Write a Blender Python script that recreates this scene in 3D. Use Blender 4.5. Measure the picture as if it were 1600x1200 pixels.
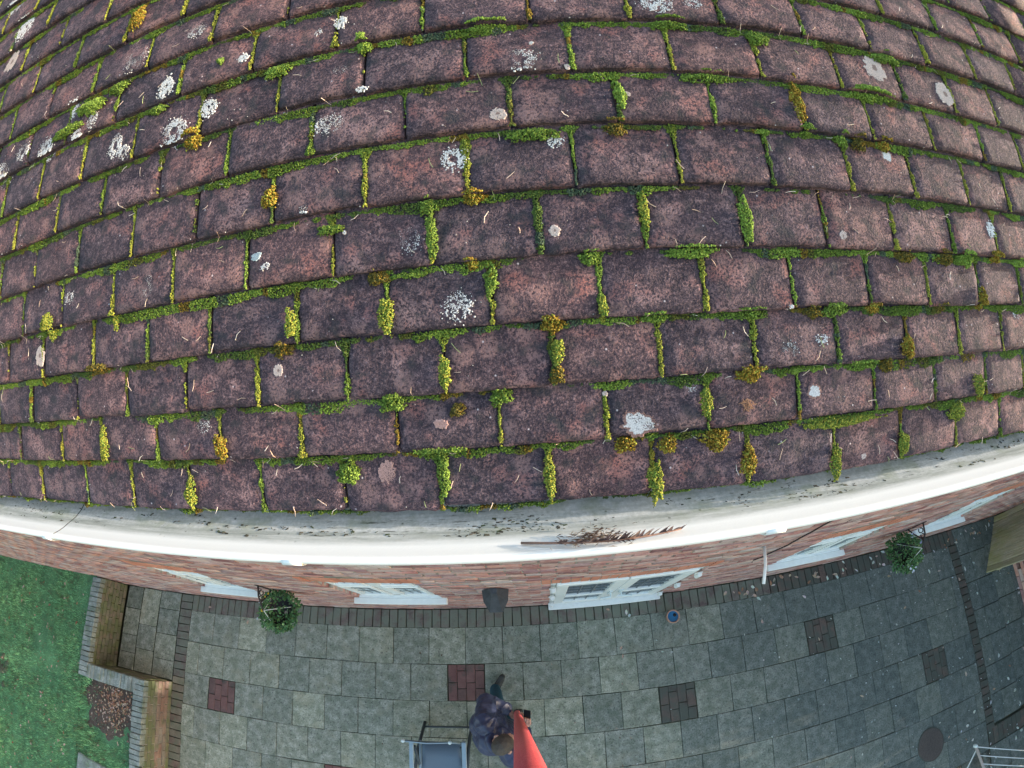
import bpy, bmesh, math, random
import numpy as np
from mathutils import Vector, Matrix, noise as mnoise

random.seed(7)
rng = np.random.default_rng(11)
for o in list(bpy.data.objects):
    bpy.data.objects.remove(o)
scene = bpy.context.scene
COL = scene.collection

# ---------------------------------------------------------------- camera, sky, sun, exposure
# world: x along the eaves, y into the house, z up, patio at z = 0
CAM = (0.1422, -0.2236, 5.9946)
ROT = [[0.996709, 0.073707, 0.033744], [-0.045035, 0.849585, -0.525525], [-0.067403, 0.522276, 0.850109]]
LENS = [-0.0613986917972651, 3.1703476141852708e-06, 1.4581815156193403e-05, -1.9852021705797784e-07]
PITCH, Z0 = 0.6698, 5.2636          # roof pitch, height of the eaves edge

cd = bpy.data.cameras.new('camera')
cam = bpy.data.objects.new('camera', cd)
COL.objects.link(cam)
scene.camera = cam
m = Matrix(ROT).to_4x4()
m.translation = Vector(CAM)
cam.matrix_world = m
cd.type = 'PANO'
cd.sensor_fit = 'HORIZONTAL'
cd.sensor_width = 36.0
cd.clip_start = 0.01
cd.clip_end = 1000
pc = cd.cycles if hasattr(cd, 'cycles') and hasattr(cd.cycles, 'panorama_type') else cd
pc.panorama_type = 'FISHEYE_LENS_POLYNOMIAL'
pc.fisheye_fov = math.radians(200)
pc.fisheye_polynomial_k0 = 0.0
pc.fisheye_polynomial_k1, pc.fisheye_polynomial_k2, pc.fisheye_polynomial_k3, pc.fisheye_polynomial_k4 = LENS

SUN_EL = math.radians(8.3)
SUN_AZ = math.atan2(0.992, 0.085)     # from +y towards +x: low over the right-hand end of the house
S = Vector((math.cos(SUN_EL) * math.sin(SUN_AZ), math.cos(SUN_EL) * math.cos(SUN_AZ), math.sin(SUN_EL)))
world = bpy.data.worlds.new('World')
scene.world = world
world.use_nodes = True
wn = world.node_tree
for n in list(wn.nodes):
    wn.nodes.remove(n)
sky = wn.nodes.new('ShaderNodeTexSky')
sky.sky_type = 'NISHITA'
sky.sun_disc = False
sky.sun_elevation = SUN_EL
sky.sun_rotation = SUN_AZ
sky.air_density = 1.2
sky.dust_density = 2.5
sky.ozone_density = 1.0
bg = wn.nodes.new('ShaderNodeBackground')
bg.inputs['Strength'].default_value = 0.15
wo = wn.nodes.new('ShaderNodeOutputWorld')
wn.links.new(sky.outputs[0], bg.inputs[0])
wn.links.new(bg.outputs[0], wo.inputs[0])
ld = bpy.data.lights.new('sun', 'SUN')
ld.energy = 1.6
ld.angle = math.radians(0.5)
ld.color = (1.0, 0.86, 0.72)
sun = bpy.data.objects.new('sun', ld)
COL.objects.link(sun)
sun.rotation_euler = S.to_track_quat('Z', 'Y').to_euler()
sun.location = (6, -2, 9)
scene.view_settings.view_transform = 'Standard'
scene.view_settings.look = 'None'
scene.view_settings.exposure = 2.42
scene.view_settings.gamma = 1.0
scene.view_settings.use_curve_mapping = False
scene.render.engine = 'CYCLES'
scene.cycles.use_denoising = True
scene.cycles.max_bounces = 6

# ---------------------------------------------------------------- object helpers
def tag(o, label=None, cat=None, group=None, kind=None):
    for k, v in (('label', label), ('category', cat), ('group', group), ('kind', kind)):
        if v:
            o[k] = v
    return o

def thing(name, label, cat, loc=(0, 0, 0), group=None, kind=None):
    o = bpy.data.objects.new(name, None)
    o.empty_display_size = 0.1
    o.location = loc
    COL.objects.link(o)
    return tag(o, label, cat, group, kind)

def adopt(o, parent):
    """parent o under parent (which itself sits under nothing, or under a thing) keeping o's own matrix as its world matrix"""
    o.parent = parent
    if parent.parent is None:
        w = Matrix.Translation(parent.location)
        if parent.type != 'EMPTY':
            w = parent.matrix_basis
    else:
        w = parent.matrix_basis          # parts keep world = basis by construction
    o.matrix_parent_inverse = w.inverted()
    return o

def link(name, me, mat, parent=None, matrix=None):
    o = bpy.data.objects.new(name, me)
    if mat is not None and len(me.materials) == 0:
        me.materials.append(mat)
    COL.objects.link(o)
    if matrix is not None:
        o.matrix_basis = matrix
    if parent is not None:
        adopt(o, parent)
    return o

def np_mesh(name, V, F, col=None, smooth=False):
    """V (n,3), F (m,3 or 4) arrays -> mesh; col (n,3) vertex colour"""
    V = np.asarray(V, np.float32); F = np.asarray(F, np.int32)
    me = bpy.data.meshes.new(name)
    k = F.shape[1]
    me.vertices.add(len(V)); me.vertices.foreach_set('co', V.ravel())
    me.loops.add(F.size); me.loops.foreach_set('vertex_index', F.ravel())
    me.polygons.add(len(F))
    me.polygons.foreach_set('loop_start', np.arange(0, F.size, k, dtype=np.int32))
    me.polygons.foreach_set('loop_total', np.full(len(F), k, np.int32))
    if smooth:
        me.polygons.foreach_set('use_smooth', np.ones(len(F), bool))
    if col is not None:
        a = me.color_attributes.new('Col', 'FLOAT_COLOR', 'POINT')
        c4 = np.ones((len(V), 4), np.float32); c4[:, :3] = col
        a.data.foreach_set('color', c4.ravel())
    me.update(calc_edges=True)
    me.validate()
    return me

BOXV = np.array([[x, y, z] for z in (0, 1) for y in (0, 1) for x in (0, 1)], float)
BOXF = np.array([[0, 2, 3, 1], [4, 5, 7, 6], [0, 1, 5, 4], [2, 6, 7, 3], [0, 4, 6, 2], [1, 3, 7, 5]])

class MB:
    """collects boxes, tubes and free faces into ONE mesh"""
    def __init__(s):
        s.v, s.f = [], []
    def add(s, V, F):
        n = len(s.v)
        s.v += [tuple(p) for p in V]
        s.f += [tuple(i + n for i in f) for f in F]
        return s
    def box(s, x0, x1, y0, y1, z0, z1, M=None):
        V = BOXV * [x1 - x0, y1 - y0, z1 - z0] + [x0, y0, z0]
        if M is not None:
            V = [M @ Vector(p) for p in V]
        return s.add(V, BOXF)
    def tube(s, pts, r, n=8, cap=True):
        pts = [Vector(p) for p in pts]
        rs = r if isinstance(r, (list, tuple)) else [r] * len(pts)
        V, F = [], []
        up = Vector((0, 0, 1))
        for i, p in enumerate(pts):
            d = (pts[min(i + 1, len(pts) - 1)] - pts[max(i - 1, 0)]).normalized()
            a = d.cross(up if abs(d.z) < 0.95 else Vector((0, 1, 0))).normalized()
            b = d.cross(a)
            for k in range(n):
                t = 2 * math.pi * k / n
                V.append(p + (a * math.cos(t) + b * math.sin(t)) * rs[i])
        for i in range(len(pts) - 1):
            for k in range(n):
                F.append((i * n + k, i * n + (k + 1) % n, (i + 1) * n + (k + 1) % n, (i + 1) * n + k))
        if cap:
            F.append(tuple(range(n - 1, -1, -1)))
            F.append(tuple(range((len(pts) - 1) * n, len(pts) * n)))
        return s.add(V, F)
    def lathe(s, prof, c, n=20):
        V, F = [], []
        for (r, z) in prof:
            for k in range(n):
                t = 2 * math.pi * k / n
                V.append((c[0] + r * math.cos(t), c[1] + r * math.sin(t), c[2] + z))
        for i in range(len(prof) - 1):
            for k in range(n):
                F.append((i * n + k, i * n + (k + 1) % n, (i + 1) * n + (k + 1) % n, (i + 1) * n + k))
        return s.add(V, F)
    def mesh(s, name, smooth=False, bevel=0):
        me = bpy.data.meshes.new(name)
        me.from_pydata([tuple(p) for p in s.v], [], s.f)
        bm = bmesh.new(); bm.from_mesh(me)
        bmesh.ops.recalc_face_normals(bm, faces=bm.faces)
        if bevel:
            es = [e for e in bm.edges if len(e.link_faces) == 2 and e.calc_face_angle(0) > 0.6]
            bmesh.ops.bevel(bm, geom=es, offset=bevel, segments=1, affect='EDGES', clamp_overlap=True)
        bm.to_mesh(me); bm.free()
        if smooth:
            for p in me.polygons:
                p.use_smooth = True
        return me
    def build(s, name, mat, parent=None, smooth=False, bevel=0):
        return link(name, s.mesh(name, smooth, bevel), mat, parent)

def boxes_mesh(name, B, jitter=0.0):
    """B (n,6): x0,x1,y0,y1,z0,z1 -> one mesh of boxes"""
    B = np.asarray(B, float); n = len(B)
    lo = B[:, [0, 2, 4]]; hi = B[:, [1, 3, 5]]
    V = lo[:, None] + BOXV[None] * (hi - lo)[:, None]
    if jitter:
        V += rng.normal(0, jitter, V.shape)
    F = (BOXF[None] + 8 * np.arange(n)[:, None, None]).reshape(-1, 4)
    return np_mesh(name, V.reshape(-1, 3), F)

def worn_block(name, sx, sy, sz, bev=0.006, jit=0.0015, seed=0):
    """a bevelled, slightly uneven block centred in x, y, top at z = 0"""
    bm = bmesh.new()
    bmesh.ops.create_cube(bm, size=1)
    for v in bm.verts:
        v.co = Vector((v.co.x * sx, v.co.y * sy, v.co.z * sz - sz / 2))
    bmesh.ops.bevel(bm, geom=[e for e in bm.edges], offset=bev, segments=1, affect='EDGES')
    r = random.Random(seed)
    for v in bm.verts:
        v.co += Vector((r.uniform(-1, 1), r.uniform(-1, 1), r.uniform(-.4, .4))) * jit
    me = bpy.data.meshes.new(name)
    bm.to_mesh(me); bm.free()
    return me

# ---------------------------------------------------------------- material helpers
class NT:
    def __init__(s, name):
        s.m = bpy.data.materials.new(name); s.m.use_nodes = True
        s.t = s.m.node_tree; s.b = s.t.nodes['Principled BSDF']
        s.b.inputs['Roughness'].default_value = 0.85
        s.b.inputs['Specular IOR Level'].default_value = 0.25
    def n(s, ty, **kw):
        nd = s.t.nodes.new(ty)
        for k, v in kw.items():
            setattr(nd, k, v)
        return nd
    def put(s, sock, v):
        if hasattr(v, 'is_linked') or isinstance(v, bpy.types.NodeSocket):
            s.t.links.new(v, sock)
        elif isinstance(v, (tuple, list)) and len(v) == 3 and sock.type == 'RGBA':
            sock.default_value = (*v, 1)
        else:
            sock.default_value = v
    def objco(s, spread=37.0):
        tc = s.n('ShaderNodeTexCoord'); oi = s.n('ShaderNodeObjectInfo')
        mu = s.n('ShaderNodeMath', operation='MULTIPLY'); s.put(mu.inputs[0], oi.outputs['Random']); mu.inputs[1].default_value = spread
        ad = s.n('ShaderNodeVectorMath', operation='ADD'); s.put(ad.inputs[0], tc.outputs['Object']); s.put(ad.inputs[1], mu.outputs[0])
        return ad.outputs[0]
    def geoco(s):
        return s.n('ShaderNodeNewGeometry').outputs['Position']
    def rnd(s):
        """0..1, different for every object and every loose piece of a mesh"""
        oi = s.n('ShaderNodeObjectInfo'); g = s.n('ShaderNodeNewGeometry')
        a = s.math('MULTIPLY_ADD', oi.outputs['Random'], 7.31, g.outputs['Random Per Island'])
        return s.math('FRACT', a)
    def math(s, op, a, b=None, c=None, clamp=False):
        nd = s.n('ShaderNodeMath', operation=op); nd.use_clamp = clamp
        for i, v in enumerate((a, b, c)):
            if v is not None:
                s.put(nd.inputs[i], v)
        return nd.outputs[0]
    def noise(s, vec, scale, detail=3.0, rough=0.6, col=False):
        nd = s.n('ShaderNodeTexNoise'); s.put(nd.inputs['Vector'], vec)
        nd.inputs['Scale'].default_value = scale; nd.inputs['Detail'].default_value = detail; nd.inputs['Roughness'].default_value = rough
        return nd.outputs['Color' if col else 'Fac']
    def voro(s, vec, scale, out='Distance', feature='F1', rand=1.0):
        nd = s.n('ShaderNodeTexVoronoi', feature=feature); s.put(nd.inputs['Vector'], vec)
        nd.inputs['Scale'].default_value = scale; nd.inputs['Randomness'].default_value = rand
        return nd.outputs[out]
    def stretch(s, vec, sc):
        nd = s.n('ShaderNodeVectorMath', operation='MULTIPLY'); s.put(nd.inputs[0], vec); nd.inputs[1].default_value = sc
        return nd.outputs[0]
    def step(s, f, a, b, lo=0.0, hi=1.0):
        nd = s.n('ShaderNodeMapRange'); nd.clamp = True
        s.put(nd.inputs[0], f); nd.inputs[1].default_value = a; nd.inputs[2].default_value = b
        nd.inputs[3].default_value = lo; nd.inputs[4].default_value = hi
        return nd.outputs[0]
    def ramp(s, f, stops):
        nd = s.n('ShaderNodeValToRGB'); s.put(nd.inputs[0], f)
        el = nd.color_ramp.elements
        while len(el) < len(stops):
            el.new(0.5)
        for e, (p, c) in zip(el, stops):
            e.position = p; e.color = (*c, 1)
        return nd.outputs[0]
    def mix(s, f, a, b, mode='MIX'):
        nd = s.n('ShaderNodeMix', data_type='RGBA', blend_type=mode)
        s.put(nd.inputs[0], f); s.put(nd.inputs[6], a); s.put(nd.inputs[7], b)
        return nd.outputs[2]
    def bump(s, h, strength, dist, normal=None):
        nd = s.n('ShaderNodeBump'); s.put(nd.inputs['Height'], h)
        nd.inputs['Strength'].default_value = strength; nd.inputs['Distance'].default_value = dist
        if normal is not None:
            s.put(nd.inputs['Normal'], normal)
        return nd.outputs[0]
    def attr(s, name='Col'):
        nd = s.n('ShaderNodeAttribute'); nd.attribute_name = name
        return nd.outputs['Color']
    def sep(s, v):
        nd = s.n('ShaderNodeSeparateXYZ'); s.put(nd.inputs[0], v)
        return nd.outputs
    def done(s, col, rough=None, normal=None, spec=None, metal=None):
        s.put(s.b.inputs['Base Color'], col)
        if rough is not None: s.put(s.b.inputs['Roughness'], rough)
        if normal is not None: s.put(s.b.inputs['Normal'], normal)
        if spec is not None: s.b.inputs['Specular IOR Level'].default_value = spec
        if metal is not None: s.b.inputs['Metallic'].default_value = metal
        return s.m

def mat_plain(name, col, rough=0.6, var=0.25, scale=30, bumps=0.15, spec=0.3, metal=None):
    t = NT(name); c = t.objco()
    f = t.noise(c, scale, 5, 0.65)
    d = tuple(x * (1 - var) for x in col); l = tuple(min(1, x * (1 + var)) for x in col)
    k = t.mix(t.step(f, 0.3, 0.7), d, l)
    return t.done(k, rough, t.bump(f, bumps, 0.004), spec, metal)

def mat_tile():
    t = NT('weathered_clay_tile'); c = t.objco()
    big = t.noise(c, 14, 4, 0.6); mid = t.noise(c, 75, 4, 0.7); fine = t.noise(c, 230, 2, 0.7); grit = t.noise(c, 470, 1, 0.6)
    s = t.math('ADD', t.math('MULTIPLY', mid, 0.34), t.math('ADD', t.math('MULTIPLY', fine, 0.40), t.math('MULTIPLY', grit, 0.26)))
    base = t.ramp(s, [(0.36, (0.022, 0.018, 0.025)), (0.45, (0.044, 0.033, 0.042)), (0.515, (0.083, 0.058, 0.064)), (0.57, (0.148, 0.100, 0.101)), (0.65, (0.27, 0.192, 0.19))])
    base = t.mix(1.0, base, t.ramp(t.noise(c, 9, 3, 0.6), [(0.32, (0.72, 0.74, 0.80)), (0.5, (0.98, 0.98, 1.0)), (0.68, (1.20, 1.16, 1.16))]), 'MULTIPLY')
    # worn patches where the clay shows pink and orange
    w = t.math('MULTIPLY', t.step(t.math('ADD', t.noise(c, 22, 3, 0.5), t.math('MULTIPLY', mid, 0.25)), 0.64, 0.76), t.step(fine, 0.40, 0.57))
    base = t.mix(t.math('MULTIPLY', w, 0.85), base, t.mix(t.step(big, .4, .6), (0.255, 0.115, 0.10), (0.29, 0.19, 0.18)))
    # round brownish lichen discs
    v = t.voro(c, 21); vc = t.voro(c, 21, 'Color')
    on = t.math('GREATER_THAN', t.sep(vc)[0], 0.55)
    disc = t.math('MULTIPLY', t.math('MULTIPLY', t.step(t.math('ADD', v, t.math('MULTIPLY', mid, 0.55)), 0.70, 0.58), on), t.step(fine, 0.34, 0.52))
    base = t.mix(t.math('MULTIPLY', disc, 0.70), base, (0.245, 0.155, 0.142))
    # blue-grey dark growth
    g = t.step(t.math('ADD', t.noise(c, 33, 2, 0.5), t.math('MULTIPLY', fine, 0.2)), 0.68, 0.78)
    base = t.mix(t.math('MULTIPLY', g, 0.6), base, (0.024, 0.031, 0.036))
    # pin-prick pale dots
    pd = t.math('MULTIPLY', t.step(t.voro(c, 75), 0.16, 0.09), t.math('GREATER_THAN', t.sep(t.voro(c, 75, 'Color'))[1], 0.94))
    base = t.mix(pd, base, (0.45, 0.42, 0.42))
    tint = t.rnd()
    base = t.mix(1.0, base, t.ramp(tint, [(0, (0.74, 0.77, 0.90)), (0.35, (0.92, 0.89, 1.0)), (0.7, (1.0, 0.93, 1.01)), (1, (1.18, 1.03, 1.05))]), 'MULTIPLY')
    nrm = t.bump(grit, 0.6, 0.0015, t.bump(fine, 0.9, 0.003, t.bump(mid, 0.8, 0.004)))
    return t.done(base, 0.88, nrm, 0.3)

def mat_moss():
    t = NT('moss'); p = t.geoco()
    f = t.noise(p, 700, 3, 0.7)
    k = t.mix(1.0, t.attr(), t.ramp(f, [(0.25, (0.45, 0.5, 0.5)), (0.5, (0.95, 1, 0.95)), (0.75, (1.6, 1.45, 1.5))]), 'MULTIPLY')
    return t.done(k, 0.95, t.bump(f, 0.8, 0.002), 0.1)

def mat_attr(name, rough=0.85, amt=0.35, scale=250, bumps=0.4, dist=0.002, spec=0.2):
    t = NT(name); p = t.geoco()
    f = t.noise(p, scale, 3, 0.7)
    k = t.mix(1.0, t.attr(), t.ramp(f, [(0.3, (1 - amt,) * 3), (0.7, (1 + amt,) * 3)]), 'MULTIPLY')
    return t.done(k, rough, t.bump(f, bumps, dist), spec)

def mat_brick(name, stops, mossy=0.0, mosscol=(0.10, 0.12, 0.04), dk=(0.11, 0.055, 0.05), lt=(0.52, 0.40, 0.36), amt=0.45):
    t = NT(name); c = t.geoco()
    f = t.noise(c, 45, 4, 0.7); g = t.noise(c, 7, 3, 0.6)
    k = t.ramp(t.rnd(), stops)
    k = t.mix(t.step(f, 0.40, 0.62, 0, amt), k, t.mix(t.step(g, .38, .6), dk, lt))
    if mossy:
        a = t.noise(c, 5, 5, 0.65)
        k = t.mix(t.step(a, 0.58 - 0.25 * mossy, 0.72 - 0.25 * mossy, 0, 0.85), k, mosscol)
    return t.done(k, 0.9, t.bump(f, 0.5, 0.004), 0.2)

def mat_slab():
    t = NT('concrete_slab'); c = t.geoco(); o = t.objco()
    grit = t.noise(c, 120, 3, 0.8); fine = t.noise(c, 48, 4, 0.8); mid = t.noise(c, 9, 5, 0.65); big = t.noise(c, 1.1, 3, 0.55)
    s = t.math('ADD', t.math('MULTIPLY', fine, 0.45), t.math('ADD', t.math('MULTIPLY', grit, 0.3), t.math('MULTIPLY', mid, 0.25)))
    k = t.ramp(s, [(0.36, (0.11, 0.12, 0.104)), (0.50, (0.285, 0.298, 0.255)), (0.64, (0.49, 0.50, 0.445))])
    k = t.mix(t.step(mid, 0.38, 0.60, 0.6, 0), k, (0.145, 0.175, 0.125))             # algae
    k = t.mix(t.step(t.noise(o, 4, 3, 0.6), 0.56, 0.66, 0, 0.4), k, (0.30, 0.29, 0.22))  # flaked, paler skin of the stone
    x = t.sep(c)[0]
    dirt_shade = t.step(t.math('ADD', x, t.math('MULTIPLY', big, 3.0)), 1.3, 5.4)           # right end of the patio: dirt, and shade put into the colour
    k = t.mix(t.math('MULTIPLY', dirt_shade, 0.70), k, t.mix(t.step(s, .4, .6), (0.040, 0.055, 0.060), (0.13, 0.16, 0.165)))
    spots = t.step(t.noise(c, 34, 2, 0.6), 0.60, 0.65)
    k = t.mix(t.math('MULTIPLY', spots, 0.6), k, (0.05, 0.058, 0.058))               # black lichen specks
    k = t.mix(1.0, k, t.ramp(t.rnd(), [(0, (0.80, 0.83, 0.84)), (0.5, (1, 1, 1)), (0.85, (1.12, 1.10, 1.04)), (1, (1.3, 1.27, 1.2))]), 'MULTIPLY')
    pale = t.math('MULTIPLY', t.step(t.math('ADD', t.voro(c, 8), t.math('MULTIPLY', fine, .12)), 0.21, 0.13), t.math('GREATER_THAN', t.sep(t.voro(c, 8, 'Color'))[0], 0.74))
    k = t.mix(t.math('MULTIPLY', pale, t.math('MULTIPLY', dirt_shade, 0.5)), k, (0.40, 0.46, 0.46))   # round pale lichen on the darkened slabs
    return t.done(k, 0.85, t.bump(fine, 0.7, 0.004, t.bump(mid, 0.4, 0.012)), 0.25)

def mat_gutter():
    t = NT('white_gutter_plastic'); c = t.geoco()
    st = t.noise(t.stretch(c, (6, 80, 80)), 1.0, 6, 0.75); st2 = t.noise(t.stretch(c, (22, 190, 190)), 1.0, 4, 0.75)
    fine = t.noise(c, 150, 3, 0.7)
    y = t.sep(c)[1]
    back = t.step(y, -0.068, -0.040)                                                     # silt lies in the trough, not on the outer wall
    bend = t.math('MULTIPLY', t.step(y, -0.066, -0.048), t.step(y, -0.030, -0.043))
    k = t.mix(t.math('MULTIPLY', back, t.step(t.math('ADD', t.math('MULTIPLY', st, .6), t.math('MULTIPLY', fine, .4)), 0.36, 0.60, 0.35, 1.0)), (0.80, 0.82, 0.82), (0.36, 0.385, 0.37))
    k = t.mix(t.math('MULTIPLY', bend, t.step(st, 0.35, 0.6, 0.25, 0.75)), k, (0.20, 0.225, 0.20))
    blk = t.math('MULTIPLY', t.step(y, -0.058, -0.040), t.math('MULTIPLY', t.step(st2, 0.58, 0.64), t.step(t.noise(c, 6, 2), 0.40, 0.55)))
    k = t.mix(t.math('MULTIPLY', blk, 0.85), k, (0.045, 0.05, 0.04))
    dot = t.math('MULTIPLY', t.step(t.voro(c, 70), 0.22, 0.12), t.math('GREATER_THAN', t.sep(t.voro(c, 70, 'Color'))[0], 0.90))
    k = t.mix(t.math('MULTIPLY', t.math('MULTIPLY', dot, back), 0.8), k, (0.06, 0.065, 0.055))
    grn = t.math('MULTIPLY', t.step(t.noise(c, 16, 4, 0.6), 0.52, 0.66), t.step(y, -0.06, -0.03))
    k = t.mix(t.math('MULTIPLY', grn, 0.45), k, (0.22, 0.26, 0.15))
    return t.done(k, 0.45, t.bump(t.math('ADD', st, fine), 0.15, 0.002), 0.4)

def mat_soil(name, a, b, scale=30):
    t = NT(name); c = t.geoco()
    f = t.noise(c, scale, 6, 0.7); g = t.noise(c, 3, 3, 0.6)
    k = t.mix(t.step(f, 0.3, 0.7), a, b)
    k = t.mix(t.step(g, 0.4, 0.65, 0, 0.5), k, tuple(x * 0.55 for x in a))
    return t.done(k, 0.95, t.bump(f, 0.8, 0.02), 0.1)

def mat_wood_board():
    t = NT('algae_stained_boards'); c = t.geoco()
    st = t.noise(t.stretch(c, (60, 60, 5)), 1.0, 5, 0.65)
    k = t.ramp(st, [(0.3, (0.27, 0.245, 0.19)), (0.55, (0.43, 0.395, 0.32)), (0.75, (0.56, 0.52, 0.44))])
    y = t.sep(c)[2]
    al = t.math('MULTIPLY', t.step(y, 1.0, 0.0), t.step(t.noise(c, 4, 4, 0.6), 0.35, 0.6))
    k = t.mix(t.math('MULTIPLY', al, 0.8), k, (0.30, 0.31, 0.12))
    k = t.mix(1.0, k, t.ramp(t.rnd(), [(0, (0.75,) * 3), (1, (1.2,) * 3)]), 'MULTIPLY')
    return t.done(k, 0.85, t.bump(st, 0.5, 0.004), 0.2)

def mat_glass_pane(name, col, rough=0.06):
    t = NT(name)
    return t.done(col, rough, None, 0.6)

def mat_pole():
    t = NT('red_pole_fabric'); c = t.geoco()
    f = t.noise(t.stretch(c, (1, 1, 0.5)), 700, 4, 0.8)
    k = t.mix(t.step(f, 0.35, 0.68), (0.30, 0.016, 0.030), (0.60, 0.125, 0.135))
    return t.done(k, 0.5, t.bump(f, 0.45, 0.0015), 0.35)

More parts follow.
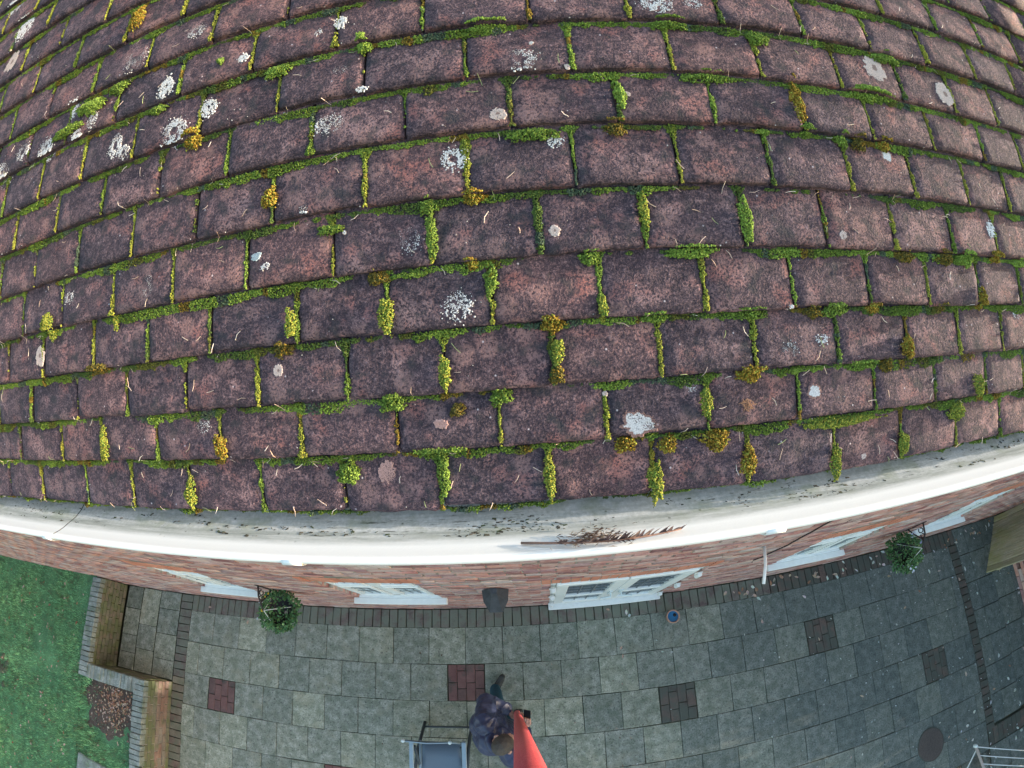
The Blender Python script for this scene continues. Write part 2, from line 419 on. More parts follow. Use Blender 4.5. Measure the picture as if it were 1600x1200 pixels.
M = dict(
    tile=mat_tile(), moss=mat_moss(), lichen=mat_attr('crusty_lichen', 0.95, 0.22, 600, 0.6, 0.001),
    needle=mat_attr('dry_needles', 0.7, 0.2, 200), leaf=mat_attr('dry_leaves', 0.8, 0.3, 120, 0.3),
    foliage=mat_attr('green_leaves', 0.55, 0.3, 90, 0.2, 0.002, 0.35), grass=mat_attr('grass_blades', 0.7, 0.3, 40, 0.0, 0.002, 0.1),
    gutter=mat_gutter(), slab=mat_slab(),
    wallbrick=mat_brick('house_brick', [(0, (0.52, 0.24, 0.215)), (0.12, (0.62, 0.36, 0.32)), (0.24, (0.29, 0.105, 0.10)), (0.36, (0.64, 0.45, 0.39)), (0.48, (0.32, 0.18, 0.20)), (0.6, (0.58, 0.48, 0.44)),
                                        (0.72, (0.20, 0.085, 0.09)), (0.84, (0.55, 0.27, 0.215)), (1, (0.45, 0.33, 0.30))], 0, (0, 0, 0), (0.24, 0.115, 0.11), (0.62, 0.50, 0.46), 0.5),
    lintelbrick=mat_brick('orange_lintel_brick', [(0, (0.50, 0.19, 0.125)), (0.5, (0.60, 0.26, 0.18)), (1, (0.46, 0.165, 0.11))], 0, (0, 0, 0), (.40, .14, .09), (.62, .36, .28), .3),
    gardenbrick=mat_brick('algae_garden_brick', [(0, (0.155, 0.152, 0.115)), (0.35, (0.175, 0.165, 0.128)), (0.7, (0.20, 0.148, 0.118)), (1, (0.14, 0.138, 0.105))], 0.6, (0.125, 0.150, 0.072), (0.075, 0.078, 0.05), (0.28, 0.26, 0.20), .5),
    pavebrick=mat_brick('paving_brick', [(0, (0.13, 0.098, 0.094)), (0.4, (0.165, 0.122, 0.114)), (0.7, (0.145, 0.13, 0.115)), (1, (0.185, 0.16, 0.14))], 0.7, (0.165, 0.185, 0.15), (0.06, 0.055, 0.05), (0.22, 0.20, 0.18), .5),
    edgebrick=mat_brick('buff_edge_brick', [(0, (0.19, 0.155, 0.12)), (0.5, (0.24, 0.21, 0.16)), (1, (0.19, 0.115, 0.10))], 0.45, (0.16, 0.175, 0.125), (0.10, 0.085, 0.07), (0.30, 0.28, 0.22), .5),
    gardenred=mat_brick('worn_orange_garden_brick', [(0, (0.20, 0.18, 0.155)), (0.35, (0.23, 0.17, 0.14)), (0.7, (0.25, 0.145, 0.115)), (1, (0.19, 0.185, 0.165))], 0.25, (0.16, 0.165, 0.10), (0.12, 0.10, 0.08), (0.34, 0.30, 0.26), .5),
    redpave=mat_brick('red_paving_brick', [(0, (0.165, 0.082, 0.080)), (0.5, (0.195, 0.105, 0.10)), (1, (0.14, 0.092, 0.088))], 0.25, (0.085, 0.085, 0.075), (0.08, 0.05, 0.048), (0.24, 0.15, 0.135), .45),
    darkpave=mat_brick('dirty_paving_brick', [(0, (0.075, 0.068, 0.062)), (0.5, (0.10, 0.088, 0.078)), (1, (0.155, 0.11, 0.095))], 0.7, (0.085, 0.098, 0.085), (0.035, 0.033, 0.030), (0.15, 0.12, 0.105), .45),
    coping=mat_brick('lichened_coping_brick', [(0, (0.17, 0.205, 0.20)), (0.5, (0.22, 0.255, 0.25)), (1, (0.20, 0.215, 0.195))], 0.3, (0.13, 0.165, 0.125), (0.10, 0.125, 0.12), (0.42, 0.46, 0.45), .6),
    mortar=mat_soil('lime_mortar', (0.46, 0.42, 0.38), (0.58, 0.54, 0.50), 60), gmortar=mat_soil('mossy_mortar', (0.10, 0.11, 0.05), (0.17, 0.17, 0.09), 60),
    joint=mat_soil('dirt_joint', (0.070, 0.080, 0.060), (0.135, 0.15, 0.11), 40), soil=mat_soil('bed_soil', (0.085, 0.064, 0.055), (0.15, 0.118, 0.105), 25),
    turf=mat_soil('turf', (0.08, 0.19, 0.10), (0.14, 0.30, 0.15), 12), ground=mat_soil('far_ground', (0.05, 0.075, 0.035), (0.08, 0.10, 0.05), 2),
    white=mat_plain('white_paint', (0.76, 0.79, 0.80), 0.4, 0.05, 20, 0.05, 0.4), shade=mat_plain('dark_void', (0.02, 0.02, 0.022), 0.9, 0.2),
    pane=mat_glass_pane('window_pane', (0.42, 0.52, 0.56)), dpane=mat_glass_pane('door_pane', (0.09, 0.13, 0.16)), lead=mat_plain('lead_came', (0.16, 0.18, 0.20), 0.5, 0.1),
    slate=mat_plain('slate_lantern_cap', (0.045, 0.052, 0.065), 0.5, 0.3, 15), iron=mat_plain('black_iron', (0.035, 0.030, 0.032), 0.5, 0.3, 60),
    alu=mat_plain('painted_aluminium', (0.24, 0.34, 0.43), 0.4, 0.06, 20, 0.03, 0.5), sling=mat_plain('blue_grey_sling', (0.155, 0.215, 0.28), 0.7, 0.12, 400, 0.3), dsling=mat_plain('dark_sling', (0.07, 0.055, 0.065), 0.7, 0.1, 300),
    dtube=mat_plain('dark_tube', (0.055, 0.075, 0.09), 0.5, 0.15), cap=mat_plain('white_end_cap', (0.62, 0.72, 0.76), 0.4, 0.05),
    debris=mat_attr('gutter_debris', 0.9, 0.3, 300), pole=mat_pole(), shaded_pole=mat_plain('shaded_red_pole', (0.24, 0.075, 0.07), 0.5, 0.2, 150), black=mat_plain('black_plastic', (0.015, 0.015, 0.018), 0.35, 0.2, 50, 0.05, 0.5),
    wood=mat_wood_board(), terracotta=mat_plain('terracotta', (0.42, 0.26, 0.20), 0.8, 0.15, 40), water=mat_glass_pane('blue_water', (0.03, 0.16, 0.33), 0.1),
    steel=mat_plain('rusty_iron_cover', (0.10, 0.085, 0.078), 0.75, 0.25, 60, 0.4), wire=mat_plain('white_wire', (0.62, 0.66, 0.68), 0.4, 0.05),
    skin=mat_plain('skin', (0.52, 0.30, 0.235), 0.55, 0.12, 40, 0.1), hair=mat_plain('short_grey_brown_hair', (0.075, 0.066, 0.058), 0.75, 0.5, 220, 0.8),
    jacket=mat_plain('navy_nylon', (0.032, 0.042, 0.092), 0.42, 0.2, 14, 0.25, 0.45), trousers=mat_plain('teal_trousers', (0.025, 0.085, 0.13), 0.85, 0.2, 60), shoe=mat_plain('dark_shoe', (0.05, 0.055, 0.055), 0.7, 0.3, 60),
    rail=mat_plain('pale_wooden_rail', (0.42, 0.38, 0.36), 0.6, 0.15, 60), pvc=mat_plain('white_pvc_pipe', (0.78, 0.80, 0.82), 0.35, 0.04),
)

# ---------------------------------------------------------------- measured tables (roof coordinates, metres; JOINT in mm)
ROWV = [0.0, 0.0989, 0.1896, 0.2883, 0.3886, 0.4922, 0.5972, 0.6941, 0.7978, 0.8971, 0.9964, 1.0957, 1.195, 1.2943, 1.3936, 1.4929, 1.5922, 1.6915, 1.7908, 1.8901, 1.9894, 2.0887]
JOINT = [[-2338,-2171,-2004,-1837,-1670,-1503,-1336,-1181,-1016,-828,-670,-508,-338,-175,-9,167,333,503,682,849,1016,1180,1336,1503,1670,1837,2004,2171,2338,2505],[-2241,-2074,-1907,-1740,-1573,-1406,-1239,-1086,-891,-739,-570,-410,-240,-70,95,261,429,601,773,939,1113,1268,1433,1600,1767,1934,2101,2268,2435,2602],[-2320,-2153,-1986,-1819,-1652,-1485,-1318,-1163,-998,-803,-636,-475,-312,-144,16,184,351,515,684,856,1014,1173,1354,1521,1688,1855,2022,2189,2356,2523],[-2241,-2074,-1907,-1740,-1573,-1406,-1239,-1086,-919,-724,-558,-403,-223,-66,98,263,431,594,762,919,1087,1252,1433,1600,1767,1934,2101,2268,2435,2602],[-2328,-2161,-1994,-1827,-1660,-1493,-1326,-1159,-992,-825,-647,-481,-314,-150,12,177,340,510,673,836,1006,1166,1346,1513,1680,1847,2014,2181,2348,2515],[-2263,-2096,-1929,-1762,-1595,-1428,-1261,-1094,-927,-760,-585,-422,-257,-90,74,241,409,575,743,907,1075,1233,1411,1578,1745,1912,2079,2246,2413,2580],[-2354,-2187,-2020,-1853,-1686,-1519,-1352,-1185,-1018,-837,-677,-514,-350,-183,-20,149,321,484,658,817,987,1161,1320,1487,1654,1821,1988,2155,2322,2489],[-2252,-2085,-1918,-1751,-1584,-1417,-1250,-1083,-914,-751,-589,-418,-248,-89,83,255,424,589,763,927,1087,1244,1422,1589,1756,1923,2090,2257,2424,2591],[-2311,-2144,-1977,-1810,-1643,-1476,-1309,-1142,-979,-822,-655,-474,-307,-140,15,194,364,532,703,866,1029,1196,1363,1530,1697,1864,2031,2198,2365,2532],[-2242,-2076,-1908,-1742,-1574,-1408,-1241,-1074,-907,-740,-572,-406,-238,-72,96,262,430,596,764,931,1098,1265,1432,1598,1766,1932,2100,2266,2434,2601],[-2326,-2159,-1992,-1825,-1658,-1491,-1324,-1157,-990,-823,-656,-489,-322,-155,12,179,346,513,680,847,1014,1181,1348,1515,1682,1849,2016,2183,2350,2517],[-2242,-2076,-1908,-1742,-1574,-1408,-1241,-1074,-907,-740,-572,-406,-238,-72,96,262,430,596,764,931,1098,1265,1432,1598,1766,1932,2100,2266,2434,2601],[-2326,-2159,-1992,-1825,-1658,-1491,-1324,-1157,-990,-823,-656,-489,-322,-155,12,179,346,513,680,847,1014,1181,1348,1515,1682,1849,2016,2183,2350,2517],[-2242,-2076,-1908,-1742,-1574,-1408,-1241,-1074,-907,-740,-572,-406,-238,-72,96,262,430,596,764,931,1098,1265,1432,1598,1766,1932,2100,2266,2434,2601],[-2326,-2159,-1992,-1825,-1658,-1491,-1324,-1157,-990,-823,-656,-489,-322,-155,12,179,346,513,680,847,1014,1181,1348,1515,1682,1849,2016,2183,2350,2517],[-2242,-2076,-1908,-1742,-1574,-1408,-1241,-1074,-907,-740,-572,-406,-238,-72,96,262,430,596,764,931,1098,1265,1432,1598,1766,1932,2100,2266,2434,2601],[-2326,-2159,-1992,-1825,-1658,-1491,-1324,-1157,-990,-823,-656,-489,-322,-155,12,179,346,513,680,847,1014,1181,1348,1515,1682,1849,2016,2183,2350,2517],[-2242,-2076,-1908,-1742,-1574,-1408,-1241,-1074,-907,-740,-572,-406,-238,-72,96,262,430,596,764,931,1098,1265,1432,1598,1766,1932,2100,2266,2434,2601],[-2326,-2159,-1992,-1825,-1658,-1491,-1324,-1157,-990,-823,-656,-489,-322,-155,12,179,346,513,680,847,1014,1181,1348,1515,1682,1849,2016,2183,2350,2517],[-2242,-2076,-1908,-1742,-1574,-1408,-1241,-1074,-907,-740,-572,-406,-238,-72,96,262,430,596,764,931,1098,1265,1432,1598,1766,1932,2100,2266,2434,2601],[-2326,-2159,-1992,-1825,-1658,-1491,-1324,-1157,-990,-823,-656,-489,-322,-155,12,179,346,513,680,847,1014,1181,1348,1515,1682,1849,2016,2183,2350,2517],[-2242,-2076,-1908,-1742,-1574,-1408,-1241,-1074,-907,-740,-572,-406,-238,-72,96,262,430,596,764,931,1098,1265,1432,1598,1766,1932,2100,2266,2434,2601]]
GRAN = [(0.172,0.721,0.0282,0.0215),(0.418,0.834,0.0296,0.0223),(-0.15,0.65,0.0274,0.0193),(0.055,0.555,0.0214,0.0185),(-0.021,0.431,0.0165,0.0204),(0.046,0.32,0.0229,0.0227),(-0.477,0.72,0.0312,0.028),(-0.609,0.934,0.0283,0.0304),(-0.509,0.827,0.0187,0.0265),(-0.398,0.746,0.0191,0.021),(-0.551,0.432,0.0247,0.0219),(-0.897,0.812,0.0291,0.0259),(-1.007,0.84,0.0265,0.022),(-1.102,0.81,0.0327,0.0312),(-0.447,0.164,0.0169,0.0157),(0.216,0.571,0.0131,0.011),(-0.797,0.448,0.0168,0.0122),(-0.713,0.228,0.0127,0.0094),(-0.614,0.716,0.0163,0.0175),(-1.118,1.261,0.0378,0.0368),(-1.204,1.388,0.0426,0.0327),(-0.13,0.753,0.0133,0.0093),(-0.449,0.94,0.0237,0.0156),(-0.132,0.856,0.0114,0.0163),(-0.8,0.881,0.0186,0.0214),(-0.174,0.843,0.0079,0.0074),(0.486,0.842,0.0188,0.0122),(-0.325,0.832,0.0121,0.0105),(0.582,0.22,0.0167,0.0118),(0.649,0.234,0.0138,0.0088),(1.152,0.448,0.0151,0.0171),(1.243,0.269,0.0169,0.0114),(-0.776,0.804,0.0177,0.0165),(-0.274,0.422,0.0089,0.0065),(-0.196,0.506,0.0084,0.0077),(-0.089,0.701,0.0104,0.0063),(0.403,0.169,0.0099,0.0072),(-0.645,0.74,0.0191,0.03),(-0.728,0.827,0.0169,0.0216)]
CRUST = [(0.129,0.623,0.0142,0.0126,1),(0.311,0.12,0.0326,0.0208,0),(0.633,0.146,0.0151,0.0145,0),(0.865,0.759,0.0295,0.0304,1),(1.065,0.735,0.0256,0.0323,1),(0.849,0.571,0.0158,0.0134,0),(-0.929,0.339,0.0194,0.0232,1),(-1.146,1.159,0.0334,0.0386,1),(-0.268,0.248,0.01,0.0108,1),(-0.098,0.068,0.0166,0.0199,2),(0.201,0.425,0.0089,0.0091,1),(-0.293,0.443,0.0091,0.0077,3),(0.002,0.142,0.0124,0.0083,2),(0.261,0.17,0.0041,0.004,1),(0.585,0.29,0.0051,0.0043,0),(-0.129,0.458,0.0045,0.0042,0),(0.34,0.65,0.0054,0.0048,1),(0.706,0.411,0.0102,0.0081,1),(0.246,0.699,0.0042,0.005,1),(0.193,0.755,0.0048,0.0046,0),(0.749,0.017,0.0065,0.005,1)]
CLUMP = [(0.082,0.488,0.017,0.0125,'o'),(-0.26,0.536,0.0154,0.0205,'o'),(0.312,0.588,0.0167,0.0125,'b'),(0.651,0.657,0.0127,0.0373,'o'),(0.66,0.6,0.0127,0.0102,'g'),(-0.067,0.321,0.0116,0.0302,'y'),(0.186,0.282,0.0177,0.0127,'o'),(0.191,0.245,0.0099,0.0217,'y'),(0.188,0.205,0.0109,0.0119,'b'),(0.505,0.185,0.0239,0.0137,'o'),(0.442,0.082,0.0255,0.0185,'o'),(0.358,0.081,0.0153,0.0139,'o'),(0.289,0.088,0.0157,0.0116,'o'),(0.502,0.04,0.0136,0.0238,'o'),(0.849,0.213,0.0158,0.0227,'o'),(-0.232,0.323,0.0109,0.0222,'y'),(-0.254,0.281,0.0185,0.0117,'b'),(-0.429,0.692,0.0211,0.0202,'o'),(-0.622,1.046,0.0208,0.0323,'o'),(-0.407,0.124,0.0147,0.0206,'o'),(-0.711,0.288,0.0361,0.0118,'b'),(-0.502,0.034,0.0133,0.0297,'y'),(0.736,0.588,0.0138,0.0143,'g'),(0.777,0.587,0.0161,0.0158,'b'),(0.843,0.59,0.0157,0.0122,'o'),(0.863,0.378,0.0212,0.011,'b'),(0.98,0.381,0.0245,0.0128,'b'),(1.05,0.381,0.029,0.0146,'l'),(1.155,0.389,0.0228,0.0125,'o'),(0.635,0.28,0.0189,0.0098,'b'),(0.767,0.285,0.0174,0.0103,'o'),(0.954,0.283,0.0179,0.0087,'b'),(1.088,0.299,0.014,0.0239,'o'),(0.801,0.181,0.0183,0.013,'b'),(0.739,0.185,0.0355,0.0092,'g'),(0.414,0.383,0.0435,0.0103,'l'),(0.183,0.585,0.0403,0.0111,'g'),(0.486,0.687,0.0541,0.0091,'g'),(0.072,0.384,0.0099,0.0109,'o'),(-0.077,0.377,0.017,0.0112,'b'),(0.017,0.225,0.0091,0.025,'y'),(0.1,0.179,0.0179,0.0131,'g'),(-0.071,0.181,0.0213,0.0155,'g'),(-0.162,0.071,0.0174,0.0226,'g'),(0.166,0.045,0.0082,0.0378,'y'),(0.336,0.021,0.0121,0.0334,'y'),(0.694,0.086,0.0975,0.0094,'y'),(-0.53,0.786,0.0245,0.0106,'g'),(-0.645,0.38,0.0099,0.0189,'y'),(-0.871,0.396,0.0208,0.028,'y'),(0.425,0.147,0.0101,0.0262,'y'),(1.013,0.076,0.0263,0.0176,'y'),(1.076,0.124,0.0164,0.0272,'y'),(0.849,0.029,0.0127,0.0259,'y'),(0.68,0.014,0.012,0.0307,'y'),(-0.727,0.138,0.013,0.0354,'y'),(-0.001,0.064,0.0094,0.038,'g'),(0.264,0.299,0.007,0.0197,'y'),(0.099,0.355,0.0108,0.0197,'g'),(0.013,0.434,0.0091,0.0356,'g'),(0.513,0.434,0.0107,0.0379,'l'),(0.342,0.451,0.0083,0.026,'y'),(0.326,0.65,0.0085,0.0301,'l'),(-0.654,0.879,0.027,0.0154,'g'),(-0.819,0.826,0.0535,0.0137,'g'),(-0.733,0.86,0.049,0.0206,'l'),(-0.151,0.466,0.0228,0.0085,'g'),(0.01,0.481,0.0153,0.0125,'g'),(0.121,0.796,0.0323,0.0096,'l'),(0.429,0.792,0.0354,0.0114,'g'),(0.598,0.776,0.0246,0.0147,'g'),(0.833,0.694,0.0526,0.0134,'l'),(-0.089,0.793,0.0119,0.0234,'l'),(-0.254,0.782,0.0248,0.014,'l'),(-0.376,0.841,0.0081,0.0076,'g'),(0.25,0.379,0.0149,0.013,'g'),(0.345,0.284,0.0208,0.009,'g'),(0.03,0.162,0.0102,0.0102,'b'),(0.511,0.282,0.0261,0.0094,'g'),(0.679,0.282,0.0285,0.0111,'g'),(1.261,0.381,0.0286,0.0087,'l'),(-0.028,0.377,0.0309,0.005,'g'),(-0.002,0.101,0.0417,0.0053,'g'),(0.903,0.785,0.0388,0.0117,'g'),(0.523,0.591,0.0001,0.0001,'g')]

# ---------------------------------------------------------------- the house: roof
cp, sp = math.cos(PITCH), math.sin(PITCH)
def RP(u, v, w=0.0):
    """roof coordinates (along the eaves, up the slope, off the slope) -> world; works on arrays"""
    return np.stack([np.asarray(u, float) + 0 * np.asarray(v), np.asarray(v) * cp - np.asarray(w) * sp, Z0 + np.asarray(v) * sp + np.asarray(w) * cp], -1)
TT = 0.0165                                   # tile thickness
ROWV_A = np.array(ROWV)
def surf_w(v):
    """height of the tile faces over the roof plane at slope position v"""
    v = np.asarray(v, float)
    i = np.clip(np.searchsorted(ROWV_A, v, 'right') - 1, 0, len(ROWV_A) - 2)
    g = ROWV_A[i + 1] - ROWV_A[i]
    return TT * (1 - np.clip((v - ROWV_A[i]) / g, 0, 1))

HOUSE_LOC = (0.0, 0.256, 0.0)
house = thing('house', 'brick house with mossy clay tiled roof, white gutter and white windows', 'house', HOUSE_LOC)

XL, XR, VT = -12.0, 9.2, 5.6
rm = MB()
e = 0.035
def rp(u, v, w): return tuple(float(q) for q in RP(u, v, w))
ridge_y = VT * cp
rm.add([rp(XL, 0.06, -e), rp(XR, 0.06, -e), rp(XR, VT, -e), rp(XL, VT, -e)], [(0, 1, 2, 3)])
rm.add([rp(XL, 0.06, -e - .1), rp(XR, 0.06, -e - .1), rp(XR, VT, -e - .1), rp(XL, VT, -e - .1)], [(3, 2, 1, 0)])
rm.add([(XL, ridge_y, Z0 + VT * sp), (XR, ridge_y, Z0 + VT * sp), (XR, 2 * ridge_y, Z0), (XL, 2 * ridge_y, Z0)], [(0, 1, 2, 3)])
for x in (XL, XR):
    rm.add([(x, 0.26, Z0 - .1), (x, 2 * ridge_y - .2, Z0 - .1), (x, ridge_y, Z0 + VT * sp - .05)], [(0, 1, 2)])
roof = rm.build('roof', M['shade'], house)

def tile_mesh(seed):
    """one hand-made plain tile: 0.163 wide, front edge at y = 0, cambered, worn edges; only the part below the next laps is fine"""
    r = random.Random(seed); W = 0.163; L = 0.150
    nx, ny = 13, 7
    xs = [-W / 2 + W * q_ for q_ in (0, .02, .07, .17, .28, .40, .52, .64, .75, .85, .93, .98, 1)]
    ys = [0.0, 0.006, 0.025, 0.05, 0.08, 0.11, L]
    off = Vector((r.uniform(0, 50), r.uniform(0, 50), r.uniform(0, 50)))
    ev = [r.uniform(-.0018, .0018) for _ in range(nx)]
    V, F = [], []
    for j, y in enumerate(ys):
        for i, x in enumerate(xs):
            z = TT
            z += 0.0016 * mnoise.noise(Vector((x * 22, y * 22, 0)) + off) + 0.0007 * mnoise.noise(Vector((x * 70, y * 70, 3)) + off)
            z -= 0.0012 * (abs(x) / (W / 2)) ** 2 + .0028 * max(0, abs(x) / (W / 2) - .86) / .14 * (1.5 if y < .03 else .8)
            yy = y
            if j == 0:
                z -= 0.0055; yy = ev[i] * 0.8 + (0.006 if i in (0, nx - 1) else 0.001 if i in (1, nx - 2) else 0)
            if i in (0, nx - 1):
                z -= 0.003
                x += 0.0012 * mnoise.noise(Vector((x * 10, y * 60, 7)) + off)
            V.append((x, yy, z))
    for j in range(ny - 1):
        for i in range(nx - 1):
            F.append((j * nx + i, j * nx + i + 1, (j + 1) * nx + i + 1, (j + 1) * nx + i))
    n0 = len(V)
    V += [(x, ev[i] * 1.2 + 0.0015, 0.0) for i, x in enumerate(xs)]      # lower front arris
    for i in range(nx - 1):
        F.append((n0 + i, n0 + i + 1, i + 1, i))
    n1 = len(V)
    for j, y in enumerate(ys):
        V += [(-W / 2, y + .001, 0.0), (W / 2, y + .001, 0.0)]
    for j in range(ny - 1):
        F.append((n1 + 2 * j, j * nx, (j + 1) * nx, n1 + 2 * j + 2))
        F.append((n1 + 2 * j + 1, n1 + 2 * j + 3, (j + 1) * nx + nx - 1, j * nx + nx - 1))
    F.append((n1, n1 + 1, n1 + 2 * ny - 1, n1 + 2 * ny - 2))
    me = bpy.data.meshes.new('tile')
    me.from_pydata(V, [], F)
    for p in me.polygons:
        p.use_smooth = abs(p.normal.z) > 0.5
    return me
TILES = [tile_mesh(s) for s in range(10)]

LAY = math.asin(TT / 0.0993)
single = set()
for r in range(16):
    js = np.array(JOINT[r]) / 1000.0
    v = ROWV[r]
    for i in range(len(js) - 1):
        uc = (js[i] + js[i + 1]) / 2; w = js[i + 1] - js[i]
        lo, hi = (-1.42, 1.42) if r < 12 else (-1.6, 1.75)
        if r >= 12 and -0.9 < uc < 1.2:
            continue
        if not lo < uc < hi:
            continue
        single.add((r, i))
        mt = Matrix.Translation(Vector(rp(uc, v + random.gauss(0, .0016), random.gauss(0, .0007)))) @ Matrix.Rotation(PITCH - LAY + random.gauss(0, .008), 4, 'X') \
            @ Matrix.Rotation(random.gauss(0, .009), 4, 'Z') @ Matrix.Rotation(random.gauss(0, .007), 4, 'Y') @ Matrix.Diagonal((min(1.1, (w - .0035) / .163), 1, 1, 1))
        link('tile', random.choice(TILES), M['tile'], roof, mt)
# every other tile of the slope, outside the picture, as one mesh
far = []
for r in range(56):
    v = ROWV[r] if r < len(ROWV) else ROWV[-1] + .0993 * (r - len(ROWV) + 1)
    offu = (.5 if r % 2 else 0) * .167 + .012
    js = [k * .167 + offu for k in range(-71, 56)]
    if r < 16:
        j0 = np.array(JOINT[r]) / 1000.0
        js = [j for j in js if j < j0[0] - .08] + list(j0) + [j for j in js if j > j0[-1] + .08]
        base = js.index(j0[0])
    for i in range(len(js) - 1):
        if r < 16 and (r, i - base) in single:
            continue
        far.append((js[i] + .0015, js[i + 1] - .0015, v))
far = np.array(far)
loc = BOXV.copy(); c_, s_ = math.cos(PITCH - LAY), math.sin(PITCH - LAY)
base = RP(np.zeros(len(far)), far[:, 2], 0)
x = far[:, 0][:, None] + loc[None, :, 0] * (far[:, 1] - far[:, 0])[:, None]
yy = loc[:, 1] * .15; zz = loc[:, 2] * TT
V = np.stack([x, base[:, 1][:, None] + (yy * c_ - zz * s_)[None], base[:, 2][:, None] + (yy * s_ + zz * c_)[None]], -1)
F = (BOXF[None] + 8 * np.arange(len(far))[:, None, None]).reshape(-1, 4)
o = link('roof_tiles', np_mesh('roof_tiles', V.reshape(-1, 3), F), M['tile'], roof)
o['kind'] = 'stuff'

# ---------------------------------------------------------------- the house: gutter, fascia, soffit
PROF = [(0.07, -0.034), (0.03, -0.036), (-0.012, -0.026), (-0.032, -0.016), (-0.044, -0.007), (-0.054, 0.001), (-0.066, 0.010), (-0.078, 0.021), (-0.085, 0.029),
        (-0.089, 0.0335), (-0.094, 0.035), (-0.0985, 0.032), (-0.100, 0.026), (-0.098, 0.020), (-0.094, 0.012), (-0.086, -0.015), (-0.072, -0.040), (-0.05, -0.060), (0.0, -0.072), (0.07, -0.066)]
def gutter_len(x0, x1):
    n = max(2, int((x1 - x0) / .12)); V, F = [], []
    for i in range(n + 1):
        xx = x0 + (x1 - x0) * i / n
        for (a, b) in PROF:
            V.append((xx, a, Z0 + b + .0012 * mnoise.noise(Vector((xx * 1.3, 0, 0)))))
    k = len(PROF)
    for i in range(n):
        for j in range(k - 1):
            F.append((i * k + j, (i + 1) * k + j, (i + 1) * k + j + 1, i * k + j + 1))
    nb = len(V); V += V[:k] + V[n * k:(n + 1) * k]                  # end faces on their own points, so the trough shades evenly
    F.append(tuple(nb + j for j in range(k))); F.append(tuple(nb + k + j for j in range(k - 1, -1, -1)))
    me = bpy.data.meshes.new('gutter'); me.from_pydata(V, [], F)
    for p in me.polygons: p.use_smooth = len(p.vertices) == 4
    o = link('gutter', me, M['gutter'], house)
    return o
seam = -0.9045
g1 = gutter_len(XL, seam - .0022); g2 = gutter_len(seam + .0022, XR)
V, F = [], []
for xx in (seam - .0021, seam + .0021):                            # dark strip added to give the open joint its shaded gap
    for (a, b) in PROF[:10]: V.append((xx, a + .0005, Z0 + b - .0004))
for j in range(9): F.append((j, 10 + j, 11 + j, j + 1))
MB().add(V, F).build('joint_shade', M['shade'], g1)
def clip(xc, g, w=.035):
    mb = MB(); P2 = [(-.0975, .0335), (-.1015, .031), (-.1035, .026), (-.102, .018), (-.098, .008), (-.090, -.014), (-.084, -.022)]
    V, F = [], []
    for xx in (xc - w / 2, xc + w / 2):
        for (a, b) in P2: V.append((xx, a, Z0 + b))
        for (a, b) in reversed(P2): V.append((xx, a + .003, Z0 + b - .0025))
    k = len(P2) * 2
    for j in range(k): F.append((j, (j + 1) % k, k + (j + 1) % k, k + j))
    F += [tuple(range(k - 1, -1, -1)), tuple(range(k, 2 * k))]
    mb.add(V, F); mb.build('bracket', M['white'], g, True)
for xc, g in ((seam - .03, g1), (-.26, g2), (.522, g2), (-2.3, g1), (2.2, g2)): clip(xc, g)
MB().box(XL, XR, .020, .042, Z0 - .26, Z0 - .04).build('fascia', M['white'], house)
MB().box(XL, XR, .0425, .2555, Z0 - .26, Z0 - .24).build('soffit', M['white'], house)

# ---------------------------------------------------------------- the house: wall of bricks with openings
WY = 0.256
OPEN = {'win1': (-3.63, -2.90, 1.38, 2.42), 'win2': (-1.69, -.83, 1.38, 2.42), 'win4': (2.50, 3.36, 1.38, 2.42), 'win5': (4.48, 5.35, 1.38, 2.42), 'door': (.215, 1.555, .09, 2.07)}
ZT = Z0 - .24
xs = sorted({XL, XR} | {a for o_ in OPEN.values() for a in o_[:2]}); zs = sorted({0.0, ZT} | {a for o_ in OPEN.values() for a in o_[2:]})
cells = []
for i in range(len(xs) - 1):
    for j in range(len(zs) - 1):
        cx, cz = (xs[i] + xs[i + 1]) / 2, (zs[j] + zs[j + 1]) / 2
        if not any(a < cx < b and c < cz < d for a, b, c, d in OPEN.values()):
            cells.append((xs[i], xs[i + 1], WY + .0045, WY + .26, zs[j], zs[j + 1]))
wall = link('wall', boxes_mesh('wall', cells), M['mortar'], house)
MB().box(XL, XR, 2 * ridge_y - .5, 2 * ridge_y - .2, 0, ZT).box(XL, XL + .25, WY + .262, 2 * ridge_y - .502, 0, ZT).box(XR - .25, XR, WY + .262, 2 * ridge_y - .502, 0, ZT).build('rear_wall', M['mortar'], house)

BR = [worn_block('brick', .215, .10, .065, .004, .0016, 40 + s) for s in range(6)]
HB = [worn_block('brick', .1, .10, .065, .004, .0016, 60 + s) for s in range(3)]
bricks = []
LINT = []
for nm, (a, b, c, d) in OPEN.items():
    n = round((b - a + .15) / .0775); st = (b - a + .15) / n
    for k in range(n): LINT.append((a - .075 + k * st + .004, a - .075 + (k + 1) * st - .004, d + .005, d + .225))
for k in range(int(ZT / .075)):
    z0, z1 = k * .075 + .006, k * .075 + .071
    xx = XL + (.1125 if k % 2 else 0) - random.uniform(0, .02)
    while xx < XR - .02:
        segs = [(xx + .007, min(xx + .218, XR))]
        for (a, b, c, d) in list(OPEN.values()) + [(l[0] - .004, l[1] + .004, l[2] - .004, l[3] + .004) for l in LINT]:
            if z1 > c + .012 and z0 < d - .012:
                ns = []
                for (p, q) in segs:
                    if q <= a or p >= b: ns.append((p, q)); continue
                    if p < a - .012: ns.append((p, a))
                    if q > b + .012: ns.append((b, q))
                segs = ns
        for (p, q) in segs:
            if q - p > .02: bricks.append((p, q, z0, z1))
        xx += .225
